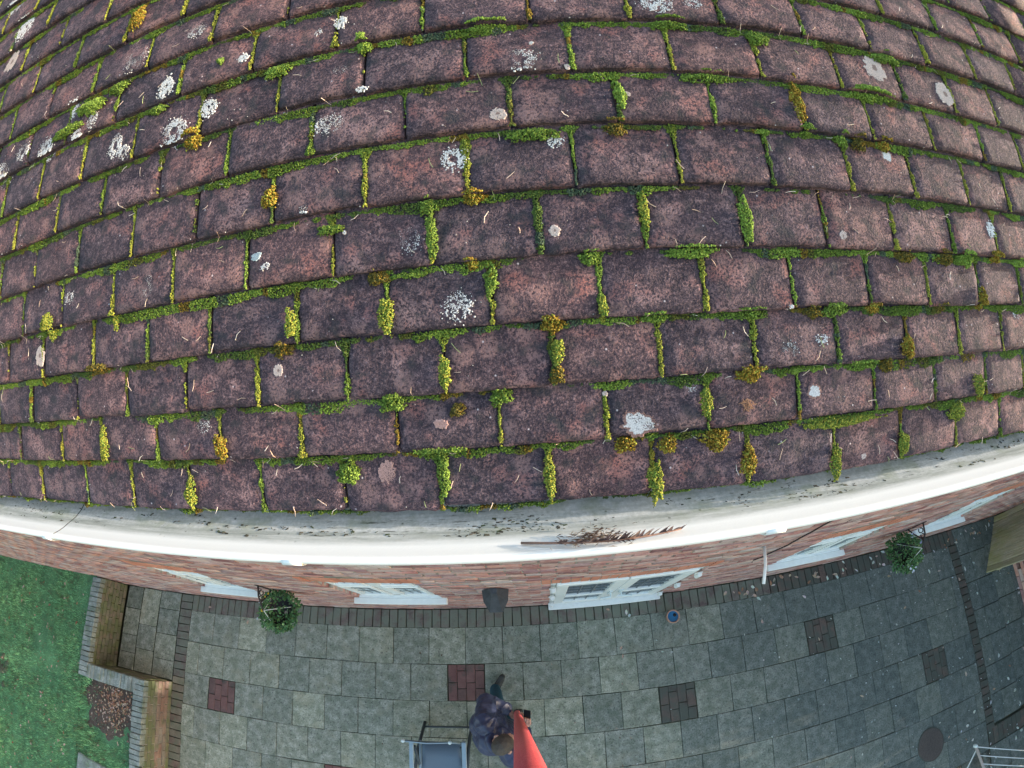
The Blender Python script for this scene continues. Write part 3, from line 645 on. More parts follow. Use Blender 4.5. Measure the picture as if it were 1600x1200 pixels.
bricks.sort(key=lambda t: (t[2] > 3.42, (t[0] - CAM[0]) ** 2 * .35 + (CAM[2] - t[2]) ** 2))
def brick_obj(x0, x1, z0, z1, mat, y0=WY, parent=None, depth=.1, label=None):
    w, h = x1 - x0, z1 - z0
    me = random.choice(BR if w > .13 else HB); L = .215 if w > .13 else .1
    key = (me.name, mat.name)
    if key not in BRM:
        c = me.copy(); c.materials.clear(); c.materials.append(mat); BRM[key] = c
    dy = random.uniform(-.003, .0035)
    mt = Matrix.Translation(((x0 + x1) / 2, y0 + depth / 2 + dy, z1)) @ Matrix.Rotation(random.gauss(0, .004), 4, 'Y') @ Matrix.Diagonal((w / L, depth / .1, h / .065, 1))
    o = link('brick', BRM[key], mat, parent or wall, mt)
    return o
BRM = {}
NSING = 225
for (p, q, z0, z1) in bricks[:NSING]: brick_obj(p, q, z0, z1, M['wallbrick'])
rest = [(p, q, WY + random.uniform(-.003, .0035), WY + .1, z0, z1) for (p, q, z0, z1) in bricks[NSING:]]
o = link('brick_courses', boxes_mesh('brick_courses', rest, .0012), M['wallbrick'], wall); o['kind'] = 'stuff'
for (p, q, z0, z1) in LINT:
    brick_obj(p, q, z0, z1, M['lintelbrick'])

# ---------------------------------------------------------------- windows and the double door
def window(a, b, c, d, panes=True):
    y0 = WY + .032; fr = .05
    f = MB()
    f.box(a, b, y0, y0 + .06, d - fr, d).box(a, b, y0, y0 + .06, c, c + fr).box(a, a + fr, y0, y0 + .06, c + fr, d - fr).box(b - fr, b, y0, y0 + .06, c + fr, d - fr)
    mid = (a + b) / 2; zt = c + (d - c) * .70
    f.box(mid - .035, mid + .035, y0 - .004, y0 + .055, c + fr, d - fr)
    f.box(a + fr, mid - .035, y0 - .003, y0 + .055, zt - .03, zt + .03).box(mid + .035, b - fr, y0 - .003, y0 + .055, zt - .03, zt + .03)
    w = f.build('window', M['white'], house, bevel=.006)
    MB().box(a - .05, b + .05, WY - .066, WY - .002, c - .045, c + .004).box(a + .002, b - .002, WY - .002, y0 - .002, c - .044, c + .003).build('sill', M['white'], w, bevel=.005)
    for (pp, qq) in ((a + fr, mid - .035), (mid + .035, b - fr)):
        for (r0, r1, s) in ((c + fr, zt - .03, .045), (zt + .03, d - fr, .035)):
            p, q = pp, qq
            MB().box(p + .001, q - .001, y0 + .012, y0 + .018, r0 + .001, r1 - .001).build('gap_shadow', M['shade'], w)  # dark sheet behind the sash draws the shadow gap around it
            p, q, r0, r1 = p + .009, q - .009, r0 + .009, r1 - .009
            sm = MB(); ys = y0 - .016
            sm.box(p, q, ys, ys + .05, r1 - s, r1).box(p, q, ys, ys + .05, r0, r0 + s).box(p, p + s, ys, ys + .05, r0 + s, r1 - s).box(q - s, q, ys, ys + .05, r0 + s, r1 - s)
            sm.build('sash', M['white'], w, bevel=.005)
            MB().box(p + s, q - s, ys + .02, ys + .028, r0 + s, r1 - s).build('pane', M['pane'], w)
            lm = MB(); nx, nz = 3, max(1, int((r1 - r0) / .2))
            for k in range(1, nx): MB().box(p + s + (q - p - 2 * s) * k / nx - .004, p + s + (q - p - 2 * s) * k / nx + .004, ys + .016, ys + .0195, r0 + s, r1 - s).build('glazing_bar', M['lead'], w)
            for k in range(1, nz): MB().box(p + s, q - s, ys + .0155, ys + .0192, r0 + s + (r1 - r0 - 2 * s) * k / nz - .004, r0 + s + (r1 - r0 - 2 * s) * k / nz + .004).build('glazing_bar', M['lead'], w)
    MB().box(a + .01, b - .01, y0 + .09, y0 + .10, c + .02, d - .02).build('blind', M['white'], w)
for k in ('win1', 'win2', 'win4', 'win5'): window(*OPEN[k])

a, b, c, d = OPEN['door']; y0 = WY + .012; fr = .05
f = MB()
f.box(a, b, y0, y0 + .07, d - fr, d).box(a, a + fr, y0, y0 + .07, c, d - fr).box(b - fr, b, y0, y0 + .07, c, d - fr).box(a - .0, b + .0, y0, y0 + .07, c - .02, c + .03)
door = f.build('double_door', M['white'], house, bevel=.006)
MB().box(a - .01, b + .03, WY - .075, y0 - .002, c - .05, c + .012).build('sill', M['white'], door, bevel=.006)
mid = (a + b) / 2
for sgn, (p, q) in ((-1, (a + fr + .004, mid - .004)), (1, (mid + .004, b - fr - .004))):
    lf = MB(); s = .105; z0, z1 = c + .035, d - fr - .004; yl = y0 - .022
    lf.box(p, q, yl, yl + .06, z1 - s, z1).box(p, q, yl, yl + .06, z0, z0 + .19).box(p, p + s, yl, yl + .06, z0 + .19, z1 - s).box(q - s, q, yl, yl + .06, z0 + .19, z1 - s)
    lf.box(p + s, q - s, yl + .002, yl + .055, z0 + .78, z0 + .86)
    leaf = lf.build('door_leaf', M['white'], door, bevel=.007)
    MB().box(p + s, q - s, yl + .025, yl + .033, z0 + .86, z1 - s).build('pane', M['dpane'], door)
    MB().box(p + s, q - s, yl + .025, yl + .033, z0 + .19, z0 + .78).build('pane', M['pane'], door)  # upper pane darker, lower paler: reflected light put into the glass colours
    lm = MB(); w0, w1 = p + s, q - s
    for k in (1, 2): MB().box(w0 + (w1 - w0) * k / 3 - .006, w0 + (w1 - w0) * k / 3 + .006, yl + .018, yl + .0245, z0 + .19, z1 - s).build('glazing_bar', M['lead'], door)
    for k in range(1, 8): MB().box(w0, w1, yl + .0175, yl + .0242, z0 + .19 + (z1 - s - z0 - .19) * k / 8 - .006, z0 + .19 + (z1 - s - z0 - .19) * k / 8 + .006).build('glazing_bar', M['lead'], door)
    xh = a + .018 if sgn < 0 else b - .018
    for zh in (z0 + .2, z0 + 1.0, z1 - .17):
        MB().tube([(xh - .008 * sgn, yl - .026, zh - .06), (xh - .008 * sgn, yl - .026, zh + .06)], .022, 10).box(xh - .03, xh + .03, yl - .012, yl - .0015, zh - .045, zh + .045).build('hinge', M['white'], door, bevel=.004)
    xl = mid + sgn * .055
    MB().box(xl - .018, xl + .018, yl - .012, yl - .001, 1.0, 1.22).tube([(xl, yl - .014, 1.12), (xl, yl - .055, 1.12), (xl + sgn * .11, yl - .06, 1.115)], .011, 8).build('handle', M['cap'], door, bevel=.003)
MB().box(a + .01, b - .01, y0 + .10, y0 + .11, c, d).build('dark_interior', M['shade'], door)  # dark sheet stands in for the unlit room behind the door

# ---------------------------------------------------------------- pipe and cable on the wall
MB().tube([(1.80, WY + .02, 2.70), (1.775, .12, 2.695), (1.735, -.012, 2.685)], .0125, 12).build('overflow_pipe', M['pvc'], house, True)
cb = [(2.02 + .012 * math.sin(k * .9) + .012 * (k % 3 == 1), WY - .008, 5.0 - k * .15) for k in range(20)] + [(1.99, WY - .007, 2.05), (1.985, WY - .02, 2.02)]
MB().tube(cb, .0050, 6).build('cable', M['iron'], house, True)

# ---------------------------------------------------------------- moss on the roof: thousands of small tufts
TONE = {'g': (0.068, 0.115, 0.022), 'l': (0.105, 0.175, 0.034), 'y': (0.155, 0.175, 0.032), 'o': (0.145, 0.105, 0.017), 'b': (0.058, 0.056, 0.016), 'd': (0.026, 0.046, 0.022), 't': (0.042, 0.068, 0.050)}
TONE = {k: np.array(v) * np.array((1.95, 1.75, 1.6)) + .008 for k, v in TONE.items()}
tu, tv, tw, tr, tc = [], [], [], [], []
def tuft(u, v, w, r, c):
    tu.append(u); tv.append(v); tw.append(w); tr.append(r); tc.append(c)
def nz(x, y=0.0, z=0.0): return mnoise.noise(Vector((x, y, z)))
def pick(u, v):
    a = nz(u * 9, v * 9, 5.0); b = nz(u * 23, v * 23, 9.0)
    if b > .30: return TONE['o'] * .55 + TONE['b'] * .45 if a > 0 else TONE['b'] * .7 + TONE['g'] * .3
    if b < -.42: return TONE['t']
    if a > .12: return TONE['l'] * .75 + TONE['g'] * .25
    if a < -.25: return TONE['d'] * .5 + TONE['g'] * .5
    return TONE['g']
RU = random.Random(3)
U0, U1 = -1.55, 1.65
for r in range(0, 16):
    v0 = ROWV[r]; u = U0
    while u < U1:
        u += .0016
        if r >= 12 and -0.85 < u < 1.15: continue
        th = .55 + .95 * nz(u * 6.5, r * 3.1) + .70 * nz(u * 22, r * 7.7) + .40 * nz(u * 75, r * 2.0)
        if r == 0: th -= .10
        if th < .10: continue
        th = min(th, 1.15)
        col = pick(u, v0)
        if th < .28: col = TONE['d'] * .6 + col * .4
        n = 2 + int(th * 5.8 + RU.random())
        for _ in range(n):
            q = RU.random()
            dv = -.0012 - q * (.003 + .0135 * th ** 1.2)
            if r == 0: dv = .001 - q * .0095 * max(.4, th)
            ww = (float(surf_w(v0 + dv)) if r else -.004 * RU.random()) + (1 - abs(q - .35)) * .0075 * th * RU.random()
            if r == 0: ww = .001 + .012 * RU.random() * th - .002
            tuft(u + RU.gauss(0, .001), v0 + dv, ww, RU.uniform(.0009, .0019), col * RU.uniform(.72, 1.3))
    # upright joints between the tiles
    js = JOINT[r]
    for i, j in enumerate(js):
        uj = j / 1000.0
        if not U0 < uj < U1 or (r >= 12 and -0.85 < uj < 1.15): continue
        v1 = ROWV[r + 1]; L = v1 - v0
        amt = RU.choice((.3, .6, .85, .95, 1.05, 1.15)); wide = RU.uniform(.0024, .0060); funnel = RU.random() < .82; fw = RU.uniform(.010, .024); ft = RU.uniform(.15, .38)
        if uj > 0: amt = max(amt, .8)
        yel = RU.random() < .55
        s = 0.0
        while s < 1.0:
            s += .0013 / L
            c = amt - .42 + .65 * nz(s * 6, i * 5.3, r * 3.7) + .45 * nz(s * 22, i * 2.3, r)
            if funnel and s > 1 - ft: c = max(c, .6)
            if c < .05: continue
            wd = max(.0010, wide * (.75 + 1.3 * nz(s * 5, i * 9.1, r * 1.7) + .7 * nz(s * 19, i * 4.1, r * 2.7)))
            if funnel and s > 1 - ft: wd = max(wd, fw * ((s - 1 + ft) / ft) ** 1.5)
            wd *= min(1.0, .25 + c * 2.2)
            col = pick(uj, v0 + s * L)
            if yel: col = col * (s * .8) + TONE['y'] * (1 - s * .8)
            vv = v0 + s * L
            for _ in range(1 + int(wd / .0009)):
                x = RU.uniform(-1, 1)
                tuft(uj + .0025 * nz(s * 5, i, r * 2.0) + .0012 * nz(s * 25, i, r * 2.0) + x * wd, vv, float(surf_w(min(vv, v1 - .0004))) - .0035 + .0065 * min(1, wd / .004) * (1 - x * x) * RU.random(), RU.uniform(.0008, .0017), col * RU.uniform(.72, 1.3))
for (uc, vc, ru, rv_, k) in CLUMP:
    n = int(70 + ru * rv_ * 1.15e6)
    h = min(.020, .75 * min(ru, rv_) + .003)
    for _ in range(n):
        a = RU.uniform(0, 2 * math.pi); q = math.sqrt(RU.random())
        wob = 1 + .55 * nz(math.cos(a) * 1.3 + uc * 50, math.sin(a) * 1.3 + vc * 50) + .35 * nz(math.cos(a) * 4 + uc * 50, math.sin(a) * 4 + vc * 50)
        du, dv = math.cos(a) * q * ru * wob, math.sin(a) * q * rv_ * wob
        top = h * math.sqrt(max(0, 1 - q * q * .95))
        ww = float(surf_w(max(vc + dv, 0.0))) + top * RU.uniform(.55, 1.05)
        if k == 'o': col = TONE['o'] * RU.choice((.5, 1.0, 1.2)) if RU.random() < .78 else TONE['y']
        elif k == 'b': col = TONE['b'] if RU.random() < .7 else TONE['o'] * .8
        elif k == 'y': col = TONE['y'] if RU.random() < .6 else TONE['g']
        elif k == 'l': col = TONE['l']
        else: col = TONE['g'] if RU.random() < .7 else TONE['l']
        tuft(uc + du, vc + dv, ww, RU.uniform(.0010, .0020), col * RU.uniform(.65, 1.3))
P = RP(np.array(tu), np.array(tv), np.array(tw)); R_ = np.array(tr); C_ = np.array(tc); n = len(P)
OCV = np.array([(1, 0, 0), (-1, 0, 0), (0, 1, 0), (0, -1, 0), (0, 0, 1), (0, 0, -1)], float)
OCF = np.array([(0, 2, 4), (2, 1, 4), (1, 3, 4), (3, 0, 4), (2, 0, 5), (1, 2, 5), (3, 1, 5), (0, 3, 5)])
jit = OCV[None] * rng.uniform(.75, 1.6, (n, 6, 1)) + rng.normal(0, .22, (n, 6, 3))
V = P[:, None] + jit * R_[:, None, None]
F = (OCF[None] + 6 * np.arange(n)[:, None, None]).reshape(-1, 3)
cc = np.repeat(C_[:, None], 6, 1) * rng.uniform(.78, 1.22, (n, 6, 1))
moss = link('moss', np_mesh('moss', V.reshape(-1, 3), F, cc.reshape(-1, 3), True), M['moss'])
tag(moss, 'green and golden moss growing in the joints between the roof tiles', 'moss', kind='stuff')

# ---------------------------------------------------------------- lichen on the tiles
SV, SF, SC = [], [], []
def speck(u, v, r, h, c):
    n0 = len(SV); a0 = RU.uniform(0, 6.28); w = float(surf_w(max(v, 0))) - .0012
    for k in range(5):
        a = a0 + k * 1.2566; rr = r * RU.uniform(.6, 1.3)
        SV.append((u + rr * math.cos(a), v + rr * math.sin(a), w)); SC.append(c)
    SV.append((u, v, w + .0012 + h)); SC.append(c)
    for k in range(5): SF.append((n0 + k, n0 + (k + 1) % 5, n0 + 5))
for (uc, vc, ru, rv_) in GRAN:
    n = int(ru * rv_ * 1.25e6); hol = RU.random() < .2
    for _ in range(n):
        a = RU.uniform(0, 6.28); q = math.sqrt(RU.random()) if not hol else RU.uniform(.35, 1.0)
        if RU.random() < q * .35: continue
        if RU.random() < .12: q *= 1.35
        k = RU.uniform(.72, 1.0)
        cl = nz(uc + math.cos(a) * q * 3, vc + math.sin(a) * q * 3, 4)
        if cl < -.18: continue
        speck(uc + math.cos(a) * q * ru, vc + math.sin(a) * q * rv_, RU.uniform(.0007, .0021), .0014, (.84 * k, .83 * k, .84 * k))
for _ in range(900):
    u, v = RU.uniform(-1.4, 1.4), RU.uniform(0, 1.3)
    if nz(u * 6, v * 6, 2) < -.1: continue
    k = RU.uniform(.4, .9)
    speck(u, v, RU.uniform(.0005, .0015), .0009, (.62 * k, .60 * k, .60 * k))
for (uc, vc, ru, rv_, ty) in CRUST:                              # flat crusts: dense overlapping scales with a ragged rim
    n = int(ru * rv_ * 3.6e6) + 12
    for _ in range(n):
        a = RU.uniform(0, 6.28); q = math.sqrt(RU.random())
        wob = .90 + .34 * nz(math.cos(a) * .9 + uc * 40, math.sin(a) * .9 + vc * 40) + .30 * nz(math.cos(a) * 3 + uc * 40, math.sin(a) * 3)
        k = RU.uniform(.72, 1.08)
        if ty == 0: c = (.84, .81, .80) if q < .80 else (.40, .235, .20)
        elif ty == 1: c = (.74, .60, .55) if q > .25 else (.40, .28, .25)
        elif ty == 2: c = (.56, .36, .33)
        else: c = (.50, .60, .65)
        if q > .9 and RU.random() < .5: continue
        speck(uc + ru * q * wob * math.cos(a), max(.001, vc + rv_ * q * wob * math.sin(a)), RU.uniform(.0010, .0024), RU.uniform(.0012, .0018), tuple(x * k for x in c))
SV = np.array(SV)
lich = link('lichen', np_mesh('lichen', RP(SV[:, 0], SV[:, 1], SV[:, 2]), np.array(SF), np.array(SC)), M['lichen'])
tag(lich, 'white and cream crusty lichen spots on the roof tiles', 'lichen', kind='stuff')

# ---------------------------------------------------------------- dry conifer needles lying on the roof
NV, NF, NC = [], [], []
def needle(u, v, a, L, r, c, lift=.0012, bend=.12):
    n0 = len(NV)
    for s in (-.5, 0, .5):
        off = bend * L * (.25 - s * s) * 2
        x = u + math.cos(a) * s * L - math.sin(a) * off; y = v + math.sin(a) * s * L + math.cos(a) * off
        w = (float(surf_w(max(y, 0))) if y > 0 else .014) + lift + r
        rr = r * (1 if s <= 0 else .6)
        for k in range(3):
            t = 2.094 * k
            NV.append((x - math.sin(a) * rr * math.cos(t), y + math.cos(a) * rr * math.cos(t), w + rr * math.sin(t))); NC.append(c)
    for i in range(2):
        for k in range(3):
            a0 = n0 + i * 3 + k; b0 = n0 + i * 3 + (k + 1) % 3
            NF.append((a0, b0, b0 + 3)); NF.append((a0, b0 + 3, a0 + 3))
for _ in range(430):
    u = RU.uniform(-1.45, 1.45); v = RU.uniform(.004, 1.05) ** 1.25 + .004
    c = RU.choice(((.66, .56, .48), (.72, .64, .58), (.58, .42, .33), (.64, .50, .43), (.30, .36, .18)))
    nearest = min(ROWV, key=lambda q: abs(q - v))
    if RU.random() < .45: v = nearest - RU.uniform(.001, .012)
    needle(u, max(v, .004), RU.uniform(0, 6.28), RU.uniform(.010, .021), RU.uniform(.0005, .0008), c, RU.uniform(.0008, .004), RU.uniform(-.3, .3))
for _ in range(26):                                              # a little tuft of brown debris
    needle(.500 + RU.gauss(0, .006), .135 + RU.gauss(0, .005), RU.uniform(0, 6.28), RU.uniform(.008, .016), .0006, (.36, .20, .12), RU.uniform(.001, .006))
NV = np.array(NV)
nd = link('pine_needles', np_mesh('pine_needles', RP(NV[:, 0], NV[:, 1], NV[:, 2]), np.array(NF), np.array(NC)), M['needle'])
tag(nd, 'dry pale pine needles scattered over the roof tiles', 'needles', kind='stuff')

# ---------------------------------------------------------------- dead fern frond lying in the gutter
fern = thing('dead_fern_frond', 'curled brown dead fern frond lying on the white gutter edge', 'fern frond', (.25, -.075, Z0 + .03))
def gw(y):                                                       # inside height of the gutter at depth y
    a = sorted(PROF[:11]); return float(np.interp(y, [q[0] for q in a], [q[1] for q in a]))
rach = []
for k in range(15):
    s = k / 14; xx = .115 + s * .250
    yy = -.0705 - .013 * math.sin(s * 2.6) + .012 * max(0, s - .6)
    rach.append((xx, yy, Z0 + gw(yy) + .006 + .012 * math.sin(s * 3.1)))
MB().tube(rach, [.0022 - .0010 * k / 14 for k in range(15)], 6).build('stalk', mat_plain('dead_fern_stalk', (.22, .13, .10), .7, .2, 200), fern, True)
FV, FF, FC = [], [], []
for kk in range(46):
    kf = RU.uniform(3.0, 13.9); k = int(kf); p = Vector(rach[k]).lerp(Vector(rach[k + 1]), kf - k); ln = .023 * (1 - .55 * abs(k - 9) / 7)
    for sd in ((1,) if RU.random() < .75 else (1, -1)):
        d = Vector((.75 + RU.uniform(-.45, .35), (.60 if sd > 0 else -.12) + RU.uniform(-.2, .2), RU.uniform(.1, .9))).normalized()
        tan = Vector((1, .1, -.3)).normalized()
        w0 = RU.uniform(.0022, .0058); n0 = len(FV); c = RU.choice(((.085, .062, .068), (.15, .10, .095), (.24, .165, .14), (.06, .046, .055)))
        ll = ln * RU.uniform(.6, 1.1) * (1 if sd > 0 else .45)
        for s in (0, .35, .7, 1.0):
            q = p + d * ll * s + Vector((0, -.004 * s * s, .006 * s * s)); ww = w0 * (1 - s) ** .7
            FV += [tuple(q - tan * ww), tuple(q + Vector((0, 0, -.0015 * (1 - s)))), tuple(q + tan * ww)]; FC += [c] * 3
        for i in range(3):
            for j in range(2): FF.append((n0 + i * 3 + j, n0 + i * 3 + j + 1, n0 + i * 3 + j + 4)); FF.append((n0 + i * 3 + j, n0 + i * 3 + j + 4, n0 + i * 3 + j + 3))
for _ in range(230):                                             # matted brown leaflets in the middle of the frond
    x = RU.gauss(.222, .023); y = RU.gauss(-.071, .007); z = Z0 + gw(y) + RU.uniform(.004, .016); n0 = len(FV)
    a = RU.gauss(.2, .7); L = RU.uniform(.006, .016); w = RU.uniform(.0008, .002)
    dx, dy, dz = math.cos(a) * L, math.sin(a) * L * .5, RU.uniform(-.003, .006)
    FV += [(x, y, z), (x + dx - dy * .1, y + dy + w, z + dz), (x + dx, y + dy - w, z + dz), (x + dx * .5, y + dy * .5, z + dz + .002)]
    FC += [RU.choice(((.20, .12, .085), (.32, .21, .15), (.10, .07, .06), (.42, .30, .21)))] * 4
    FF += [(n0, n0 + 1, n0 + 3), (n0, n0 + 3, n0 + 2)]
link('leaflets', np_mesh('leaflets', np.array(FV), np.array(FF), np.array(FC)), M['leaf'], fern)

# dark bits of bark, moss and silt lying in the gutter
DV, DF, DC = [], [], []
for _ in range(3400):
    x = RU.uniform(-1.5, 1.6)
    y = RU.choice((RU.uniform(-.050, -.006), RU.gauss(-.022, .008), RU.gauss(-.044, .004)))
    if not -.066 < y < -.002 or nz(x * 5, y * 40, 3) + .8 * nz(x * 17, y * 90, 1) < .22 + (.35 if y < -.05 else 0): continue
    L = .0008 + .0045 * RU.random() ** 2.2; w = L * RU.uniform(.2, .7); a = RU.gauss(0, .35); n0 = len(DV)
    c = RU.choice(((.035, .035, .03), (.06, .058, .045), (.09, .085, .06), (.07, .09, .05), (.14, .12, .09)))
    for (s, t, h) in ((-1, -.6, 0), (1, -.4, 0), (.8, .7, 0), (-.7, 1, 0), (.05, .1, 1)):
        xx, yy = x + (s * math.cos(a) - t * w / L * math.sin(a)) * L, y + (s * math.sin(a) + t * w / L * math.cos(a)) * L
        DV.append((xx, yy, Z0 + gw(yy) + (.0002 if h == 0 else .0014))); DC.append(c)
    DF += [(n0, n0 + 1, n0 + 4), (n0 + 1, n0 + 2, n0 + 4), (n0 + 2, n0 + 3, n0 + 4), (n0 + 3, n0, n0 + 4)]
tag(link('gutter_debris', np_mesh('gutter_debris', np.array(DV), np.array(DF), np.array(DC)), M['debris']), 'dark bits of silt and bark lying in the white gutter', 'debris', kind='stuff')

# ---------------------------------------------------------------- wall lantern
LX = -.255
lan = thing('wall_lantern', 'dark slate grey half-lantern fixed to the brick wall beside the double door', 'wall lamp', (LX, WY, 1.7))
P0 = [(LX - .115, WY - .004, 1.93), (LX + .115, WY - .004, 1.93), (LX + .105, WY - .10, 1.91), (LX + .055, WY - .195, 1.89), (LX - .055, WY - .195, 1.89), (LX - .105, WY - .10, 1.91)]
T0 = [(LX - .03, WY - .004, 2.06), (LX + .03, WY - .004, 2.06), (LX + .022, WY - .05, 2.05), (LX - .022, WY - .05, 2.05)]
cm = MB(); cm.add(P0 + T0, [(0, 9, 6), (0, 5, 9), (5, 4, 9), (4, 3, 8, 9), (3, 2, 8), (2, 1, 8), (1, 7, 8), (6, 9, 8, 7), (0, 6, 7, 1), (0, 1, 2, 3, 4, 5)])
cm.build('cap', M['slate'], lan)
gm = MB(); s_ = .82
gm.add([(LX + (x - LX) * s_ * k, WY - .004 + (y - WY + .004) * s_ * k, z) for k, z in ((1, 1.885), (.72, 1.66)) for (x, y, _) in P0], [(0, 1, 7, 6), (1, 2, 8, 7), (2, 3, 9, 8), (3, 4, 10, 9), (4, 5, 11, 10), (5, 0, 6, 11), (6, 7, 8, 9, 10, 11)])
gm.build('glass', M['dpane'], lan)
MB().box(LX - .06, LX + .06, WY - .018, WY - .0045, 1.60, 1.655).box(LX - .05, LX + .05, WY - .12, WY - .019, 1.63, 1.655).build('backplate', M['iron'], lan)

# ---------------------------------------------------------------- hanging baskets and their brackets
def basket(bx, by, bz, wx, flowers, label, blabel, seed, bare):
    R2 = random.Random(seed)
    br = thing('basket_bracket', blabel, 'bracket', (wx, WY, 1.9), 'iron brackets for the hanging baskets')
    mb = MB()
    mb.box(wx - .013, wx + .013, WY - .010, WY - .003, 1.66, 2.0)
    tip = (wx + (bx - wx) * .55, by, 1.92)
    mb.tube([(wx, WY - .01, 1.95), ((wx + tip[0]) / 2, (WY + by) / 2, 1.965), tip, (tip[0], tip[1] - .02, 1.90)], .009, 8)
    mb.tube([(wx, WY - .01, 1.70), (wx * .6 + tip[0] * .4, WY * .7 + by * .3, 1.78), (wx * .25 + tip[0] * .75, WY * .25 + by * .75, 1.93)], .008, 8)
    for (cx, cz, rr) in ((wx * .75 + tip[0] * .25, 1.90, .035), (wx * .5 + tip[0] * .5, 1.92, .028)):
        yy = WY + (by - WY) * (.3 if rr > .03 else .55)
        mb.tube([(cx, yy + rr * math.cos(a) * .7, cz + rr * math.sin(a)) for a in np.linspace(0, 5.6, 12)], .006, 6)
    mb.build('arm', M['iron'], br, True)
    b = thing('hanging_basket', label, 'hanging basket', (bx, by, bz), 'hanging baskets on the house wall')
    MB().lathe([(.02, -.13), (.10, -.11), (.155, -.05), (.17, 0), (.16, 0), (.14, -.05)], (bx, by, bz), 18).build('bowl', M['iron'], b, True)
    ch = MB()
    for a in (.35, 2.3, 4.4): ch.tube([(tip[0], tip[1] - .02, 1.89), (bx + .15 * math.cos(a), by + .15 * math.sin(a), bz + .02)], .0035, 5)
    ch.build('chain', M['wire'], b)
    V, F, C = [], [], []
    for _ in range(1500):
        a = R2.uniform(0, 6.28); el = math.asin(R2.uniform(-.45, 1.0))
        rr = .205 * (1 + .22 * mnoise.noise(Vector((math.cos(a) * 2, math.sin(a) * 2, seed)))) * R2.uniform(.72, 1.05)
        d = Vector((math.cos(a) * math.cos(el), math.sin(a) * math.cos(el), math.sin(el) * .75))
        if bare and R2.random() < .6 and (d - Vector(bare)).length < .55: continue
        p = Vector((bx, by, bz)) + d * rr
        if p.y > WY - .01: continue
        L = R2.uniform(.018, .042); w = L * R2.uniform(.22, .42)
        t = (d + Vector((R2.gauss(0, .6), R2.gauss(0, .6), R2.gauss(.1, .5)))).normalized(); s = t.cross(Vector((R2.gauss(0, .4), R2.gauss(0, .4), 1))).normalized(); n0 = len(V)
        nrm = t.cross(s)
        V += [tuple(p), tuple(p + t * L * .5 + s * w + nrm * .003), tuple(p + t * L), tuple(p + t * L * .5 - s * w + nrm * .003)]
        k = R2.uniform(.55, 1.35); C += [tuple(np.array((.070, .175, .065) if R2.random() < .75 else (.14, .24, .10)) * k)] * 4
        F += [(n0, n0 + 1, n0 + 2), (n0, n0 + 2, n0 + 3)]
    link('foliage', np_mesh('foliage', np.array(V), np.array(F), np.array(C)), M['foliage'], b)
    for (ax, ay, az, n, col) in flowers:
        V = [(0, 0, .003)] + [(math.cos(k * .6283) * (1 if k % 2 else .6), math.sin(k * .6283) * (1 if k % 2 else .6), .2 if k % 2 else 0) for k in range(10)]
        me = np_mesh('flower', np.array(V), np.array([(0, 1 + k, 1 + (k + 1) % 10) for k in range(10)]), np.array([tuple(np.array(col) * .7)] + [col] * 10))
        for _ in range(n):
            p = Vector((bx + ax + R2.gauss(0, .018), by + ay + R2.gauss(0, .018), bz + az + .06 + R2.gauss(0, .02))); L = R2.uniform(.009, .016)
            link('flower', me, M['foliage'], b, Matrix.Translation(p) @ Matrix.Rotation(R2.uniform(0, 6), 4, 'Z') @ Matrix.Rotation(R2.gauss(0, .4), 4, 'X') @ Matrix.Scale(L, 4))
basket(-2.42, .045, 1.66, -2.515, [(-.07, .13, .12, 3, (.72, .50, .02)), (-.10, -.02, .13, 3, (.70, .48, .02)), (-.15, .06, .1, 2, (.62, .64, .70)), (-.2, -.08, .04, 2, (.62, .64, .72))],
       'hanging basket of green leaves with yellow flowers left of the small windows', 'black iron bracket holding the basket with yellow flowers', 5, (.55, .2, .8))
basket(3.99, .025, 1.66, 4.10, [(.10, .16, .06, 12, (.55, .62, .80)), (.19, .06, .02, 14, (.42, .46, .74)), (.17, -.08, .0, 10, (.45, .48, .74)), (.0, -.19, .0, 16, (.58, .66, .78)), (-.06, -.17, 0, 5, (.60, .66, .78))],
       'hanging basket trailing pale blue flowers on the right part of the wall', 'black iron bracket holding the basket with pale blue flowers', 9, None)

# ---------------------------------------------------------------- patio: slabs, brick edging, brick insets
patio = tag(link('patio', boxes_mesh('patio', [(-6.40, 8.6, -9.0, WY + .02, -.08, -.014)]), M['joint']), kind='structure')
GX, GY, SL = -.8348, .0182, .457
SLABM = [worn_block('slab', .447, .447, .045, .005, .0032, 100 + s) for s in range(6)]
INSET = {(1, -1), (2, -8), (2, 5), (1, 9), (3, 13), (4, -4), (4, 1)}
PB = [worn_block('brick', .1025, .215, .05, .006, .003, 200 + s) for s in range(5)]
PBM = {}
def paver(x, y, rot, mat, sx=1, sy=1, dz=0.0):
    me = random.choice(PB); key = (me.name, mat.name)
    if key not in PBM:
        c = me.copy(); c.materials.clear(); c.materials.append(mat); PBM[key] = c
    mt = Matrix.Translation((x, y, dz + random.gauss(0, .0016))) @ Matrix.Rotation(rot + random.gauss(0, .012), 4, 'Z') @ Matrix.Rotation(random.gauss(0, .008), 4, 'X') @ Matrix.Diagonal((sx, sy, 1, 1))
    return link('brick', PBM[key], mat, patio, mt)
XE = 6.395
spill = []
